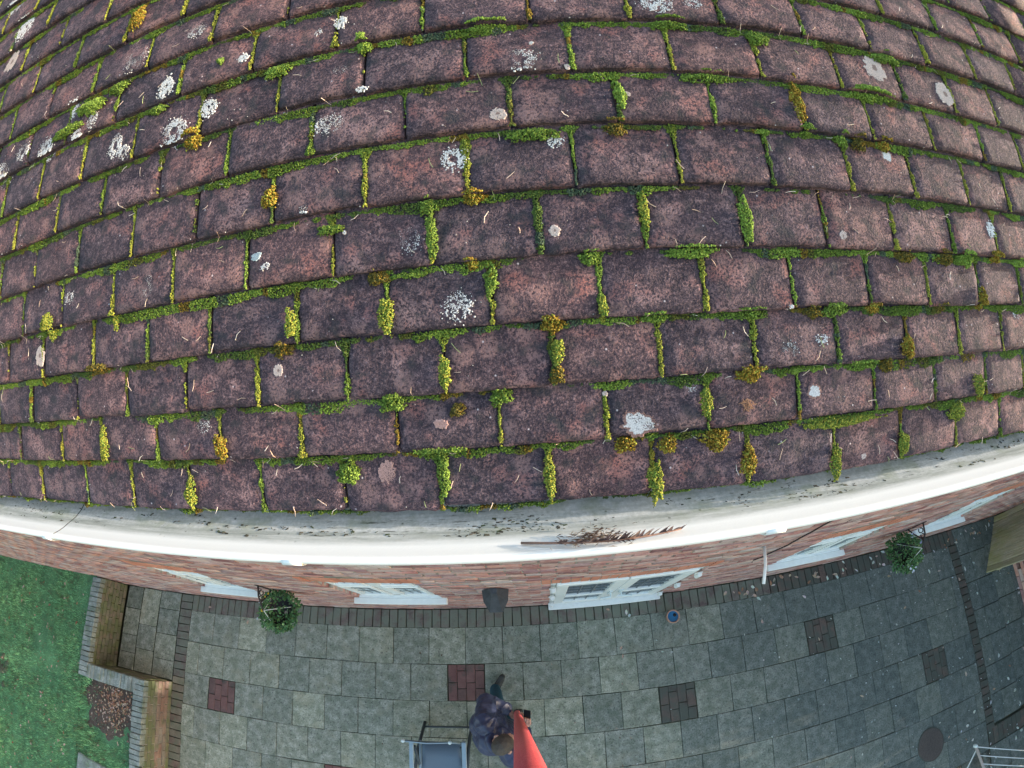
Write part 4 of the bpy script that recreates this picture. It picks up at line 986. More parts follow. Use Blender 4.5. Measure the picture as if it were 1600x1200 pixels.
for r in range(0, 12):
    yc = GY - SL * (r + .5)
    off = .5 if r % 2 else 0
    k = math.floor((-4.95 - GX) / SL - off) - 1
    while True:
        x0 = GX + (k + off) * SL; x1 = x0 + SL
        if x0 > XE - .03: break
        a, b = max(x0, -4.945), min(x1, XE)
        if b - a > .04:
            if (r, k) in INSET:
                m_ = M['redpave'] if x0 < 0 else M['darkpave']
                for cx in range(4):
                    for cy in range(2):
                        sft = (.06 if cx % 2 else 0)
                        ys = [(-.222, -.002), (.002, .222)] if not cx % 2 else [(-.222, -.075), (-.071, .145), (.149, .222)]
                    for (p, q) in ys:
                        paver(x0 + .0085 + .110 * (cx + .5), yc + (p + q) / 2, 0, m_, 1.04, (q - p - .003) / .215, -.002)
            elif r >= 7:
                spill.append((a + .005, b - .005, yc - .2235, yc + .2235, -.045, random.gauss(0, .0012)))
            else:
                mt = Matrix.Translation(((a + b) / 2, yc, random.gauss(0, .0018))) @ Matrix.Rotation(random.gauss(0, .005), 4, 'X') @ Matrix.Rotation(random.gauss(0, .005), 4, 'Y') @ Matrix.Rotation(random.gauss(0, .004), 4, 'Z') @ Matrix.Diagonal(((b - a - .0055) / .447, .4515 / .447, 1, 1))
                link('slab', random.choice(SLABM), M['slab'], patio, mt)
        k += 1
o = link('slab_rows', boxes_mesh('slab_rows', spill), M['slab'], patio); o['kind'] = 'stuff'
x = -4.94
while x < 6.55:
    paver(x + .055, (WY + GY) / 2 - .004, 0, M['pavebrick'] if x < 3.0 else M['darkpave'], 1, .228 / .215)
    x += .1118
y = WY - .01
while y > -3.6:
    paver(-5.058, y - .055, math.pi / 2, M['pavebrick'] if y > -.9 else M['edgebrick'], 1, 1.0)
    y -= .112
y = GY - .01
while y > -2.86:
    paver(6.487, y - .055, math.pi / 2, M['darkpave'], 1, .80)
    y -= .112
x = 6.42
while x < 8.3:
    paver(x + .055, -3.005, 0, M['darkpave'], 1, 1.22, -.003)
    x += .112
for (xa, xb) in ((6.58, 6.822), (6.832, 7.235), (7.245, 7.70), (7.71, 8.15)):
    for k in range(-2, 6):
        ya, yb = -.625 - .442 * (k + 1) + .005, -.625 - .442 * k - .005
        if xa > 7.2: ya, yb = ya + .02, yb + .02
        yb = min(yb, WY - .01); ya = max(ya, -2.86)
        if yb - ya < .05: continue
        link('slab', random.choice(SLABM), M['slab'], patio, Matrix.Translation(((xa + xb) / 2, (ya + yb) / 2, random.gauss(.003, .002))) @ Matrix.Rotation(random.gauss(0, .004), 4, 'X') @ Matrix.Diagonal(((xb - xa) / .447, (yb - ya) / .447, 1, 1)))
for k in range(3):
    for (xa, xb) in ((6.42, 6.86), (6.87, 7.31), (7.32, 7.76), (7.77, 8.21)):
        link('slab', random.choice(SLABM), M['slab'], patio, Matrix.Translation(((xa + xb) / 2, -3.37 - .447 * k, random.gauss(0, .002))) @ Matrix.Rotation(random.gauss(0, .004), 4, 'X') @ Matrix.Diagonal(((xb - xa - .003) / .447, .99, 1, 1)))
for (xa, xb, ys) in ((-6.365, -6.02, (.25, -.10, -.52, -.80, -1.06)), (-6.01, -5.62, (.25, -.32, -.70, -1.06)), (-5.61, -5.185, (.25, -.02, -.40, -.78, -1.06))):
    for k in range(len(ys) - 1):
        link('slab', random.choice(SLABM), M['slab'], patio, Matrix.Translation(((xa + xb) / 2, (ys[k] + ys[k + 1]) / 2, -.008 + random.gauss(0, .002))) @ Matrix.Diagonal(((xb - xa - .006) / .447, (ys[k] - ys[k + 1] - .006) / .447, 1, 1)))

# ---------------------------------------------------------------- garden retaining wall on the left (L-shaped, with a coping of bricks on edge)
WH = .60
rw = thing('retaining_wall', 'low algae-stained brick garden wall with grey coping between lawn and patio', 'garden wall', (-5.9, -1.17, 0))
boxes = [(-6.575, -6.395, -1.27, WY - .01, 0, WH - .075), (-6.394, -5.16, -1.268, -1.08, 0, WH - .075), (-5.345, -5.161, -6.0, -1.269, 0, WH - .075)]
link('core', boxes_mesh('core', boxes[:2]), M['gmortar'], rw)
link('core', boxes_mesh('core', boxes[2:]), M['mortar'], rw)
def wrun(p, q, face, nrm, mats):
    """bricks laid in courses between p and q (along x or y) with their faces at `face`, looking along nrm"""
    (x0, y0), (x1, y1) = p, q
    L = math.hypot(x1 - x0, y1 - y0); ux, uy = (x1 - x0) / L, (y1 - y0) / L
    for k in range(7):
        s = -.1125 if k % 2 else 0
        while s < L:
            a, b = max(s + .005, 0), min(s + .22, L)
            if b - a > .04:
                c = (a + b) / 2
                mt_ = M[mats[k]]; me = BR[random.randrange(6)]; key = (me.name, mt_.name)
                if key not in BRM:
                    cc_ = me.copy(); cc_.materials.clear(); cc_.materials.append(mt_); BRM[key] = cc_
                pos = Vector((x0 + ux * c, y0 + uy * c, .012 + k * .0735 + .065)) - Vector(nrm) * .045 + Vector(nrm) * random.uniform(-.003, .004)
                link('brick', BRM[key], None, rw, Matrix.Translation(pos) @ Matrix.Rotation(math.atan2(uy, ux), 4, 'Z') @ Matrix.Diagonal(((b - a) / .215, .9, 1, 1)))
            s += .225
wrun((-6.385, WY - .012), (-6.385, -1.07), 0, (1, 0, 0), ['gardenbrick'] * 7)
wrun((-6.38, -1.07), (-5.26, -1.07), 0, (0, 1, 0), ['gardenbrick'] * 7)
wrun((-5.152, -1.075), (-5.152, -3.3), 0, (1, 0, 0), ['gardenbrick', 'gardenred', 'gardenred', 'gardenred', 'gardenbrick', 'gardenbrick', 'gardenbrick'])
CB = [worn_block('coping_brick', .205, .068, .1, .006, .003, 300 + s) for s in range(5)]
y = WY - .02
while y > -1.27:
    link('coping_brick', random.choice(CB), M['coping'], rw, Matrix.Translation((-6.485, y - .037, WH + random.gauss(0, .003))) @ Matrix.Rotation(random.gauss(0, .02), 4, 'Z')); y -= .0755
x = -6.375
while x < -5.36:
    link('coping_brick', random.choice(CB), M['coping'], rw, Matrix.Translation((x + .037, -1.172, WH + random.gauss(0, .003))) @ Matrix.Rotation(math.pi / 2 + random.gauss(0, .02), 4, 'Z')); x += .0755
y = -1.075
while y > -3.3:
    link('coping_brick', random.choice(CB), M['coping'], rw, Matrix.Translation((-5.25, y - .037, WH + random.gauss(0, .003))) @ Matrix.Rotation(random.gauss(0, .02), 4, 'Z')); y -= .0755

# ---------------------------------------------------------------- lawn, bed, grass, ground to the horizon
LZ = .53
def sheet(name, x0, x1, y0, y1, z, mat, st=.12, amp=.02, kind='structure'):
    nx, ny = max(2, int((x1 - x0) / st)), max(2, int((y1 - y0) / st))
    X, Y = np.meshgrid(np.linspace(x0, x1, nx), np.linspace(y0, y1, ny)); Z = np.array([[z + amp * mnoise.noise(Vector((a * 1.7, b * 1.7, 0))) for a, b in zip(ra, rb)] for ra, rb in zip(X, Y)])
    I = np.arange(nx * ny).reshape(ny, nx)
    F = np.stack([I[:-1, :-1], I[:-1, 1:], I[1:, 1:], I[1:, :-1]], -1).reshape(-1, 4)
    return tag(link(name, np_mesh(name, np.stack([X, Y, Z], -1).reshape(-1, 3), F, None, True), mat), kind=kind)
lawn = sheet('lawn', -16, -6.57, -9, WY + .02, LZ, M['turf'])
l2 = sheet('lawn', -6.57, -5.345, -9, -1.272, LZ - .01, M['turf'])
bed = sheet('flower_bed', -6.57, -5.346, -2.30, -1.273, LZ, M['soil'], .03, .0)
def bedness(x, y):
    """> 0 where the soil of the bed shows, with a ragged edge against the grass"""
    return 1 - ((x + 5.80) / .62) ** 2 - ((y + 1.62) / .50) ** 2 + .45 * mnoise.noise(Vector((x * 4, y * 4, 0))) + .25 * mnoise.noise(Vector((x * 12, y * 12, 5)))
for v in bed.data.vertices: v.co.z = LZ - .012 + .035 * max(-1, min(.6, bedness(v.co.x, v.co.y))) + .02 * mnoise.noise(Vector((v.co.x * 9, v.co.y * 9, 2)))
MB().add([(-300, -300, -.09), (300, -300, -.09), (300, 300, -.09), (-300, 300, -.09)], [(0, 1, 2, 3)])
tag(MB().add([(-300, -300, -.09), (300, -300, -.09), (300, 300, -.09), (-300, 300, -.09)], [(0, 1, 2, 3)]).build('ground', M['ground']), kind='structure')
n = 105000
gx = rng.uniform(-11.2, -5.37, n); gy = rng.uniform(-4.4, WY - .01, n)
dens = np.array([mnoise.noise(Vector((a * 1.1, b * 1.1, 3))) + .5 * mnoise.noise(Vector((a * 4, b * 4, 8))) for a, b in zip(gx, gy)])
inbed = np.array([a_ > -6.56 and b_ > -2.4 and bedness(a_, b_) > 0 for a_, b_ in zip(gx, gy)])
keep = ~((gx > -6.6) & (gy > -1.29)) & (~inbed | (rng.random(n) < .12)) & (dens > -.72 + .25 * rng.random(n))
gx, gy, dens = gx[keep], gy[keep], dens[keep]; n = len(gx)
a = rng.uniform(0, 2 * np.pi, n); hh = rng.uniform(.02, .055, n) * (1 + .5 * dens); lean = rng.uniform(.015, .065, n); w = rng.uniform(.003, .006, n); a2 = a + rng.uniform(.8, 2.2, n)
z0 = LZ - .012
p0 = np.stack([gx - w * np.cos(a), gy - w * np.sin(a), np.full(n, z0)], -1); p1 = np.stack([gx + w * np.cos(a), gy + w * np.sin(a), np.full(n, z0)], -1)
p2 = np.stack([gx + lean * np.cos(a2), gy + lean * np.sin(a2), z0 + hh + .012], -1)
V = np.stack([p0, p1, p2], 1).reshape(-1, 3); F = np.arange(3 * n).reshape(-1, 3)
tint = np.clip(.5 + dens * .9, 0, 1)[:, None]
mott = np.array([mnoise.noise(Vector((a_ * 9, b_ * 9, 1))) + .7 * mnoise.noise(Vector((a_ * 22, b_ * 22, 2))) for a_, b_ in zip(gx, gy)])
gc = (np.array([(.110, .29, .155)]) * (1 - tint) + np.array([(.225, .46, .225)]) * tint) * rng.uniform(.55, 1.4, (n, 1)) * np.clip(1 + .75 * mott, .35, 1.9)[:, None]
dry = (mott < -.38) & (rng.random(n) < .55); gc[dry] = np.array((.15, .125, .085)) * rng.uniform(.6, 1.2, (dry.sum(), 1))
yl = rng.random(n) < .06; gc[yl] = (.24, .25, .15)
grass = tag(link('grass', np_mesh('grass', V, F, np.repeat(gc, 3, 0)), M['grass']), 'short green lawn grass left of the garden wall', 'grass', kind='stuff')
MB().box(-.33, .33, -.11, .11, -.05, 0).build
ss = thing('stepping_stone', 'grey stone slab set in the lawn beside the flower bed', 'stone slab', (-6.1, -2.5, LZ))
link('slab', worn_block('slab', .78, .30, .06, .015, .006, 5), M['coping'], ss, Matrix.Translation((-6.12, -2.62, LZ + .035)) @ Matrix.Rotation(-.10, 4, 'Z'))

# fallen leaves and petals
LV, LF, LC = [], [], []
def fleaf(x, y, z, L, col, curl=.3):
    a = RU.uniform(0, 6.28); n0 = len(LV); w = L * RU.uniform(.35, .7)
    ca, sa = math.cos(a), math.sin(a)
    for (s, t, h) in ((-1, 0, 0), (-.35, -.8, curl), (.4, -.75, curl * .8), (1, 0, curl * .5), (.45, .8, curl), (-.3, .85, curl * .7), (0, 0, .1)):
        s *= RU.uniform(.75, 1.2); t *= RU.uniform(.7, 1.2)
        LV.append((x + (ca * s * L - sa * t * w) * .5, y + (sa * s * L + ca * t * w) * .5, z + .003 + h * L * .35)); LC.append(tuple(q * RU.uniform(.8, 1.15) for q in col))
    for k in range(6): LF.append((n0 + k, n0 + (k + 1) % 6, n0 + 6))
TAN = ((.40, .28, .20), (.45, .34, .28), (.33, .17, .11), (.50, .40, .32)); PALE = ((.52, .58, .58), (.58, .62, .60), (.45, .50, .48), (.60, .58, .54))
for _ in range(300):
    x = 8 - abs(RU.gauss(0, 3.0)); y = RU.uniform(-3.7, .15)
    if x < .4: continue
    fleaf(x, y, 0, RU.uniform(.010, .034), RU.choice(PALE), .12)
for _ in range(130):
    x = 8 - abs(RU.gauss(0, 2.6)); y = RU.uniform(-3.6, .2)
    if RU.random() < .45: y = RU.uniform(.0, .22)
    if x < .6: continue
    fleaf(x, y, 0, RU.uniform(.04, .085), RU.choice(TAN + PALE), .35)
for _ in range(70): fleaf(RU.uniform(-4.9, 1.5), RU.uniform(-2.6, .1), 0, RU.uniform(.012, .035), RU.choice(((.10, .065, .045), (.16, .08, .05), (.32, .24, .18))), .4)
for (px, py) in ((1.05, -.36), (1.06, -.46), (.93, .13), (-4.6, .1), (-3.9, -.05)): fleaf(px, py, 0, .06, (.46, .30, .24), .4)
for _ in range(260): fleaf(RU.uniform(-10.8, -6.6), RU.uniform(-4.2, .1), LZ + .035, RU.uniform(.03, .075), RU.choice(TAN + ((.26, .10, .06), (.42, .36, .28))), .4)
for _ in range(520):
    x, y = RU.gauss(-5.72, .25), RU.gauss(-1.52, .20)
    if x > -5.4 or y > -1.3 or x < -6.55: continue
    fleaf(x, y, LZ + .018, RU.uniform(.02, .055), RU.choice(TAN + ((.24, .11, .07), (.19, .10, .075), (.36, .20, .12))), .5)
for _ in range(16):                                             # flakes swept against the far side of the pots and wall
    fleaf(RU.uniform(1.9, 4.2), RU.uniform(.05, .22), 0, RU.uniform(.05, .09), RU.choice(TAN), .5)
fl = tag(link('fallen_leaves', np_mesh('fallen_leaves', np.array(LV), np.array(LF), np.array(LC)), M['leaf']), 'dry fallen leaves and pale petals scattered on patio, bed and lawn', 'fallen leaves', kind='stuff')
mh = []
for _ in range(14): mh.append((RU.gauss(-8.9, .10), RU.gauss(-1.75, .14), RU.uniform(.03, .07)))
mm = MB()
for (x, y, r) in mh: mm.lathe([(r * 1.3, 0), (r, r * .45), (r * .4, r * .8), (.001, r * .85)], (x, y, LZ - .01), 8)
tag(mm.build('bare_soil', M['joint'], None, True), 'dark patch of bare dug earth in the lawn', 'soil', kind='stuff')

# ---------------------------------------------------------------- pot, manhole cover
pot = thing('plant_pot', 'small terracotta pot with blue water standing near the double door', 'pot', (1.70, -.06, 0))
MB().lathe([(.001, .004), (.058, .004), (.072, .13), (.083, .13), (.084, .165), (.070, .167), (.066, .12), (.05, .03), (.001, .03)], (1.70, -.06, 0), 24).build('rim', M['terracotta'], pot, True)
MB().lathe([(.001, .143), (.0675, .143)], (1.70, -.06, 0), 24).build('water', M['water'], pot)
MB().lathe([(.001, .16), (.012, .158), (.02, .15), (.022, .144)], (1.725, -.045, 0), 9).build('soil', M['shade'], pot)
mh = thing('manhole_cover', 'round rusty brown manhole cover set in the dark patio slabs', 'manhole cover', (5.25, -2.66, 0))
MB().lathe([(.245, -.01), (.245, .010), (.232, .012), (.232, -.01)], (5.25, -2.66, 0), 32).build('rim', M['darkpave'], mh)
lid = MB().lathe([(.001, .0105), (.229, .0105), (.229, -.005)], (5.25, -2.66, 0), 32)
for i in range(-7, 8):
    for j in range(-7, 8):
        if math.hypot(i, j) < 7.1: lid.box(5.25 + i * .029 - .009, 5.25 + i * .029 + .009, -2.66 + j * .029 - .009, -2.66 + j * .029 + .009, .0107, .0135)
lid.build('lid', M['steel'], mh)

# ---------------------------------------------------------------- right-hand side: board gate, brick planter, hedge
gate = thing('wooden_gate', 'algae-stained grey wooden board gate standing open against the house wall', 'gate', (7.35, -.17, 0))
A, B = Vector((7.66, .225, 0)), Vector((7.02, -.585, 0)); dv = (B - A); W_ = dv.length; dv.normalize(); nv = Vector((dv.y, -dv.x, 0)).normalized()
if nv.x > 0: nv = -nv
rotg = math.atan2(dv.y, dv.x)
GM = Matrix.Translation(A) @ Matrix.Rotation(rotg, 4, 'Z')
k = 0; n = 9
for k in range(n):
    s0, s1 = W_ * k / n + .0045, W_ * (k + 1) / n - .0045
    me = worn_block('board', s1 - s0, .022, 1.78, .006, .0015, 400 + k)
    link('board', me, M['wood'], gate, GM @ Matrix.Translation(((s0 + s1) / 2, random.gauss(0, .0012), 1.84)))
for z in (.25, .95, 1.62): MB().box(.02, W_ - .02, .012, .05, z, z + .10, GM).build('ledge', M['wood'], gate)
pier = thing('brick_pier', 'red brick pier behind the open wooden gate beside the house wall', 'brick pier', (8.15, -.02, 0))
for k in range(26):
    for j in range(2):
        a, b = (7.95, 8.16) if j == 0 else (8.165, 8.38)
        if k % 2: a, b = ((7.95, 8.05) if j == 0 else (8.055, 8.38))
        link('brick', BR[random.randrange(6)], M['wallbrick'], pier, Matrix.Translation(((a + b) / 2, -.02, .012 + k * .075 + .065)) @ Matrix.Diagonal(((b - a - .006) / .215, 2.15, 1, 1)))
pl = thing('brick_planter', 'low red brick planter edge in front of the dark hedge', 'planter', (7.86, -1.0, 0))
for k in range(5):
    y = -.62 - (.11 if k % 2 else 0)
    while y > -1.5:
        link('brick', BR[random.randrange(6)], M['redpave'], pl, Matrix.Translation((7.86, y - .11, .006 + k * .073 + .065)) @ Matrix.Rotation(math.pi / 2, 4, 'Z')); y -= .223
def leafmass(name, boxes, n, leaf, cols, label, cat, seed, trunkpts):
    R2 = np.random.default_rng(seed)
    t = thing(name, label, cat, ((boxes[0][0] + boxes[0][1]) / 2, (boxes[0][2] + boxes[0][3]) / 2, 0))
    V, F, C = [], [], []
    vol = np.array([(b[1] - b[0]) * (b[3] - b[2]) + (b[1] - b[0]) * (b[5] - b[4]) + (b[3] - b[2]) * (b[5] - b[4]) for b in boxes]); ns = (n * vol / vol.sum()).astype(int)
    for b, k in zip(boxes, ns):
        u = R2.uniform(-1, 1, (k, 3)); ax = R2.integers(0, 3, k); sg = np.sign(R2.uniform(-1, 1, k)); u[np.arange(k), ax] = sg * R2.uniform(.8, 1.05, k)
        u *= 1 + .10 * np.sin(u[:, [1, 2, 0]] * 5 + seed)
        p = np.array([(b[0] + b[1]) / 2, (b[2] + b[3]) / 2, (b[4] + b[5]) / 2]) + u * np.array([(b[1] - b[0]) / 2, (b[3] - b[2]) / 2, (b[5] - b[4]) / 2])
        d1 = R2.normal(0, 1, (k, 3)); d1 /= np.linalg.norm(d1, axis=1)[:, None]; d2 = np.cross(d1, R2.normal(0, 1, (k, 3))); d2 /= np.linalg.norm(d2, axis=1)[:, None] + 1e-9
        L = leaf * R2.uniform(.6, 1.3, (k, 1))
        q = np.stack([p - d1 * L, p + d2 * L * .45, p + d1 * L, p - d2 * L * .45], 1)
        V.append(q.reshape(-1, 3)); C.append(np.repeat(np.array(cols)[R2.integers(0, len(cols), k)] * R2.uniform(.6, 1.4, (k, 1)), 4, 0))
    V = np.concatenate(V); V[:, 2] = np.maximum(V[:, 2], .02); C = np.concatenate(C); F = np.arange(len(V)).reshape(-1, 4)
    link('foliage', np_mesh('foliage', V, F, C), M['foliage'], t)
    for (x, y, h) in trunkpts: MB().tube([(x, y, 0), (x + .03, y, h * .5), (x - .02, y + .02, h)], [.05, .035, .015], 7).build('trunk', M['darkpave'], t)
    return t
leafmass('hedge', [(9.3, 10.6, -.4, 1.3, .1, 4.2), (7.75, 9.3, -2.75, -1.55, .05, 3.9), (8.1, 9.6, -1.6, -.1, .2, 3.9), (8.0, 9.4, -7.5, -2.6, .05, 3.9), (9.5, 10.8, -8, -.3, .1, 4.3)], 90000, .065, ((.016, .040, .018), (.024, .055, .022), (.035, .065, .025)), 'tall dark evergreen hedge at the patio edge, extended out of view to block low sun', 'hedge', 3, [(8.4, -2.1, 3.2), (8.9, -.8, 3.2), (8.6, -4.5, 3.2)])  # rear blocks and height are added out of view to block the low sun

# ---------------------------------------------------------------- clothes airer in the bottom right corner
ar = thing('clothes_airer', 'white wire clothes airer with pale wooden rail standing on the dark patio', 'clothes airer', (5.6, -3.1, 0))
d1 = Vector((.905, -.425, 0)); d2 = Vector((.30, -.954, 0)); O = Vector((5.113, -2.545, 1.0))
for p in (O, O + d1 * 1.5): MB().tube([p, p + d2 * 1.1], .019, 8).build('rail', M['rail'], ar, True)
for k in range(8):
    p = O + d2 * (.012 + .135 * k); MB().tube([p + Vector((0, 0, .012)), p + d1 * 1.5 + Vector((0, 0, .012))], .0065, 6).build('bar', M['wire'], ar, True)
for p, q in ((O + d2 * .05, O + d2 * 1.15), (O + d1 * 1.5 + d2 * .05, O + d1 * 1.5 + d2 * 1.15), (O + d2 * 1.1, O + d2 * .75), (O + d1 * 1.5 + d2 * 1.1, O + d1 * 1.5 + d2 * .75)):
    MB().tube([p, Vector((q.x, q.y, .01))], .008, 6).build('leg', M['wire'], ar, True)
MB().lathe([(.001, .03), (.018, .028), (.024, .01), (.022, -.02)], O, 10).build('end_cap', M['cap'], ar, True)

# ---------------------------------------------------------------- sling garden chair
ch = thing('garden_chair', 'blue-grey sling garden chair with aluminium arms beside the standing person', 'chair', (-1.07, -1.5, 0))
for sx, xo in ((-1, -1.345), (1, -.775)):
    MB().box(xo - .024, xo + .024, -1.88, -1.275, .625, .652).build('armrest', M['alu'], ch, bevel=.006)
    MB().tube([(xo, -1.16, .012), (xo, -1.40, .34), (xo, -1.80, .625)], .020, 8).build('leg', M['dtube'], ch, True)
    MB().tube([(xo - sx * .03, -1.92, .012), (xo - sx * .03, -1.62, .40), (xo - sx * .03, -1.34, .625)], .018, 8).build('leg', M['dtube'], ch, True)
for y in (-1.205, -1.89): MB().tube([(-1.335, y, .07), (-.79, y, .07)], .013, 8).build('stretcher', M['dtube'], ch, True)
st = []
def sling(name, path, x0, x1, mat):
    V, F = [], []; nx = 9
    for (y, z) in path:
        for i in range(nx):
            s = i / (nx - 1); V.append((x0 + (x1 - x0) * s, y - .012 * math.sin(math.pi * s) * (name == 'backrest'), z - .010 * math.sin(math.pi * s) * (name == 'seat')))
    for j in range(len(path) - 1):
        for i in range(nx - 1): F.append((j * nx + i, j * nx + i + 1, (j + 1) * nx + i + 1, (j + 1) * nx + i))
    me = bpy.data.meshes.new(name); me.from_pydata(V, [], F)
    for p in me.polygons: p.use_smooth = True
    o = link(name, me, mat, ch); md = o.modifiers.new('thick', 'SOLIDIFY'); md.thickness = .004
sling('seat', [(-1.32, .415), (-1.5, .425), (-1.7, .435), (-1.83, .44), (-1.87, .425)], -1.285, -.835, M['sling'])
sling('backrest', [(-1.325, .42), (-1.29, .6), (-1.25, .8), (-1.222, .95)], -1.325, -.86, M['dsling'])
for xo in (-1.305, -.815): MB().tube([(xo, -1.31, .41), (xo, -1.6, .425), (xo, -1.89, .43)], .015, 8).build('seat_rail', M['alu'], ch, True)
for xo in (-1.345, -.862):
    MB().tube([(xo, -1.335, .40), (xo, -1.29, .6), (xo, -1.25, .8), (xo, -1.222, .95)], .014, 8).build('back_post', M['alu'], ch, True)
    MB().lathe([(.019, -.02), (.019, .008), (.012, .016), (.001, .017)], (xo, -1.222, .952), 10).build('end_cap', M['cap'], ch, True)
MB().tube([(-1.345, -1.224, .945), (-1.1, -1.236, .945), (-.862, -1.224, .945)], .008, 6).build('top_rail', M['alu'], ch, True)

# ---------------------------------------------------------------- person holding the pole
def capsules(caps, voxel, name, mat, parent, smooth_it=6, fold=None):
    """one continuous skin over a set of tapered capsules: (p, q, rp, rq[, squash])"""
    bm = bmesh.new()
    for cps in caps:
        p, q, r0, r1 = Vector(cps[0]), Vector(cps[1]), cps[2], cps[3]
        d = q - p; n = max(2, int(d.length / (min(r0, r1) * .45)) + 1) if d.length > 1e-6 else 1
        for i in range(n):
            s = i / max(1, n - 1)
            bmesh.ops.create_icosphere(bm, subdivisions=2, radius=r0 + (r1 - r0) * s, matrix=Matrix.Translation(p + d * s) @ (cps[4] if len(cps) > 4 else Matrix.Identity(4)))
    me = bpy.data.meshes.new(name); bm.to_mesh(me); bm.free()
    o = bpy.data.objects.new(name, me); COL.objects.link(o)
    md = o.modifiers.new('r', 'REMESH'); md.mode = 'VOXEL'; md.voxel_size = voxel; md.use_smooth_shade = True
    sm = o.modifiers.new('s', 'SMOOTH'); sm.iterations = smooth_it; sm.factor = .5
    dg = bpy.context.evaluated_depsgraph_get(); me2 = bpy.data.meshes.new_from_object(o.evaluated_get(dg))
    bpy.data.objects.remove(o)
    me2.name = name
    if fold:
        co = np.empty(len(me2.vertices) * 3, np.float32); no = np.empty_like(co)
        me2.vertices.foreach_get('co', co); me2.vertices.foreach_get('normal', no)
        co = co.reshape(-1, 3); no = no.reshape(-1, 3)
        co += no * np.array([fold(Vector(map(float, c))) for c in co], np.float32)[:, None]
        me2.vertices.foreach_set('co', co.ravel()); me2.update()
    for p in me2.polygons: p.use_smooth = True
    return link(name, me2, mat, parent)

per = thing('person', 'person in a navy padded jacket looking down while holding the long red pole', 'person', (-.40, -1.03, 0))
fx, rx_ = Vector((.80, .60, 0)), Vector((.60, -.80, 0))          # facing, and the right-hand side
B0 = Vector((-.39, -1.055, 0)); Zv = Vector((0, 0, 1))
pel = B0 + Zv * .93; che = B0 + fx * .02 + Zv * 1.25; nec = Vector((-.325, -1.095, 1.50))
hd = Vector((-.262, -1.092, 1.665))
tilt = (hd - nec).normalized()
shL, shR = nec - rx_ * .185 - Zv * .06, nec + rx_ * .185 - Zv * .06
elL, elR = Vector((-.45, -.775, 1.20)), Vector((-.135, -1.225, 1.16))
wrL, wrR = Vector((-.262, -.852, 1.145)), Vector((-.085, -1.045, 1.175))
poleA, poleB = Vector((-.209, -.957, .55)), Vector((.124, -.372, 5.50))
def polepos(z): return poleA + (poleB - poleA) * ((z - poleA.z) / (poleB.z - poleA.z))
pa = polepos(1.15)
hf = (fx * .82 - Zv * .57).normalized()                          # where the face looks
hu = (fx * .57 + Zv * .82).normalized()                          # top of the head
hr = rx_
ftL, ftR = Vector((-.475, -.745, 0)), Vector((-.33, -1.13, 0))
knL, knR = Vector((-.42, -.86, .50)), Vector((-.30, -1.08, .5))
SQ = Matrix((( *(hf * 1),), (*hr,), (*hu,))).transposed().to_4x4() @ Matrix.Diagonal((1.18, .90, 1.08, 1))
caps = [(pel, che, .09, .09), (che, nec - Zv * .06, .09, .06), (shL, shR, .05, .05), (nec - Zv * .04, hd - hu * .07 - hf * .03, .058, .056),
        (pel - rx_ * .09, knL, .085, .058), (knL, ftL + Zv * .09, .058, .038), (pel + rx_ * .09, knR, .085, .058), (knR, ftR + Zv * .09, .058, .038),
        (ftL + Zv * .05, ftL + Vector((.06, .11, .045)), .04, .033), (ftR + Zv * .05, ftR + fx * .13 + Zv * .045, .04, .033),
        (shL, elL, .052, .043), (elL, wrL, .042, .030), (shR, elR, .052, .043), (elR, wrR, .042, .030),
        (hd, hd + Vector((0, 0, .0001)), .093, .093, SQ), (hd - hu * .05 + hf * .03, hd - hu * .085 + hf * .055, .062, .045),
        (hd + hf * .105 - hu * .005, hd + hf * .128 - hu * .035, .009, .015), (hd + hf * .100 + hr * .03 + hu * .012, hd + hf * .100 - hr * .03 + hu * .012, .012, .012),
        (hd + hf * .098 - hu * .068 - hr * .016, hd + hf * .098 - hu * .068 + hr * .016, .010, .010), (hd + hf * .097 - hu * .082 - hr * .012, hd + hf * .097 - hu * .082 + hr * .012, .009, .009)]
for s in (-1, 1):                                                # ears
    e0 = hd + hr * s * .088 - hf * .005 - hu * .005
    caps += [(e0 + hu * .024, e0 - hu * .022 + hf * .006, .013, .010), (e0 + hu * .02 + hr * s * .008 - hf * .012, e0 - hu * .016 + hr * s * .006 - hf * .008, .010, .008)]
def fingers(wr, palm, fdir, wrap, side, lens):
    """palm, four curled fingers and a thumb: fdir along the palm, wrap = direction the fingers close to, side = across the palm towards the index"""
    out = [(wr, palm - fdir * .015, .027, .030), (palm - side * .024, palm + side * .024, .022, .022), (palm - fdir * .02, palm + fdir * .018, .028, .024)]
    for k, L in enumerate(lens):
        o_ = palm + side * (.031 - .021 * k) + fdir * .030
        a = o_ + fdir * L * .42 + wrap * L * .15; b = a + wrap * L * .38 + fdir * L * .02; c_ = b - fdir * L * .30 + wrap * L * .05
        out += [(o_ - fdir * .015, a, .0105, .0095), (a, b, .0095, .009), (b, c_, .009, .008)]
    t0 = palm + side * .030 - fdir * .012; t1 = t0 + side * .020 + wrap * .022 + fdir * .012; t2 = t1 + wrap * .026 + fdir * .018
    out += [(t0, t1, .014, .012), (t1, t2, .012, .010)]
    return out
pd = (poleB - poleA).normalized()
fdL = (pa - wrL); fdL -= pd * fdL.dot(pd); fdL.normalize()
wpL = fdL.cross(pd).normalized()
if wpL.y < 0: wpL = -wpL
palL = pa - wpL * .047 - fdL * .006
caps += fingers(wrL, palL, fdL, wpL, pd, (.088, .096, .090, .072))
phc = Vector((-.070, -.925, 1.205))
fdR = (phc - wrR).normalized(); upR = (Vector((-.25, -.2, .95)) - fdR * Vector((-.25, -.2, .95)).dot(fdR)).normalized(); sdR = fdR.cross(upR).normalized()
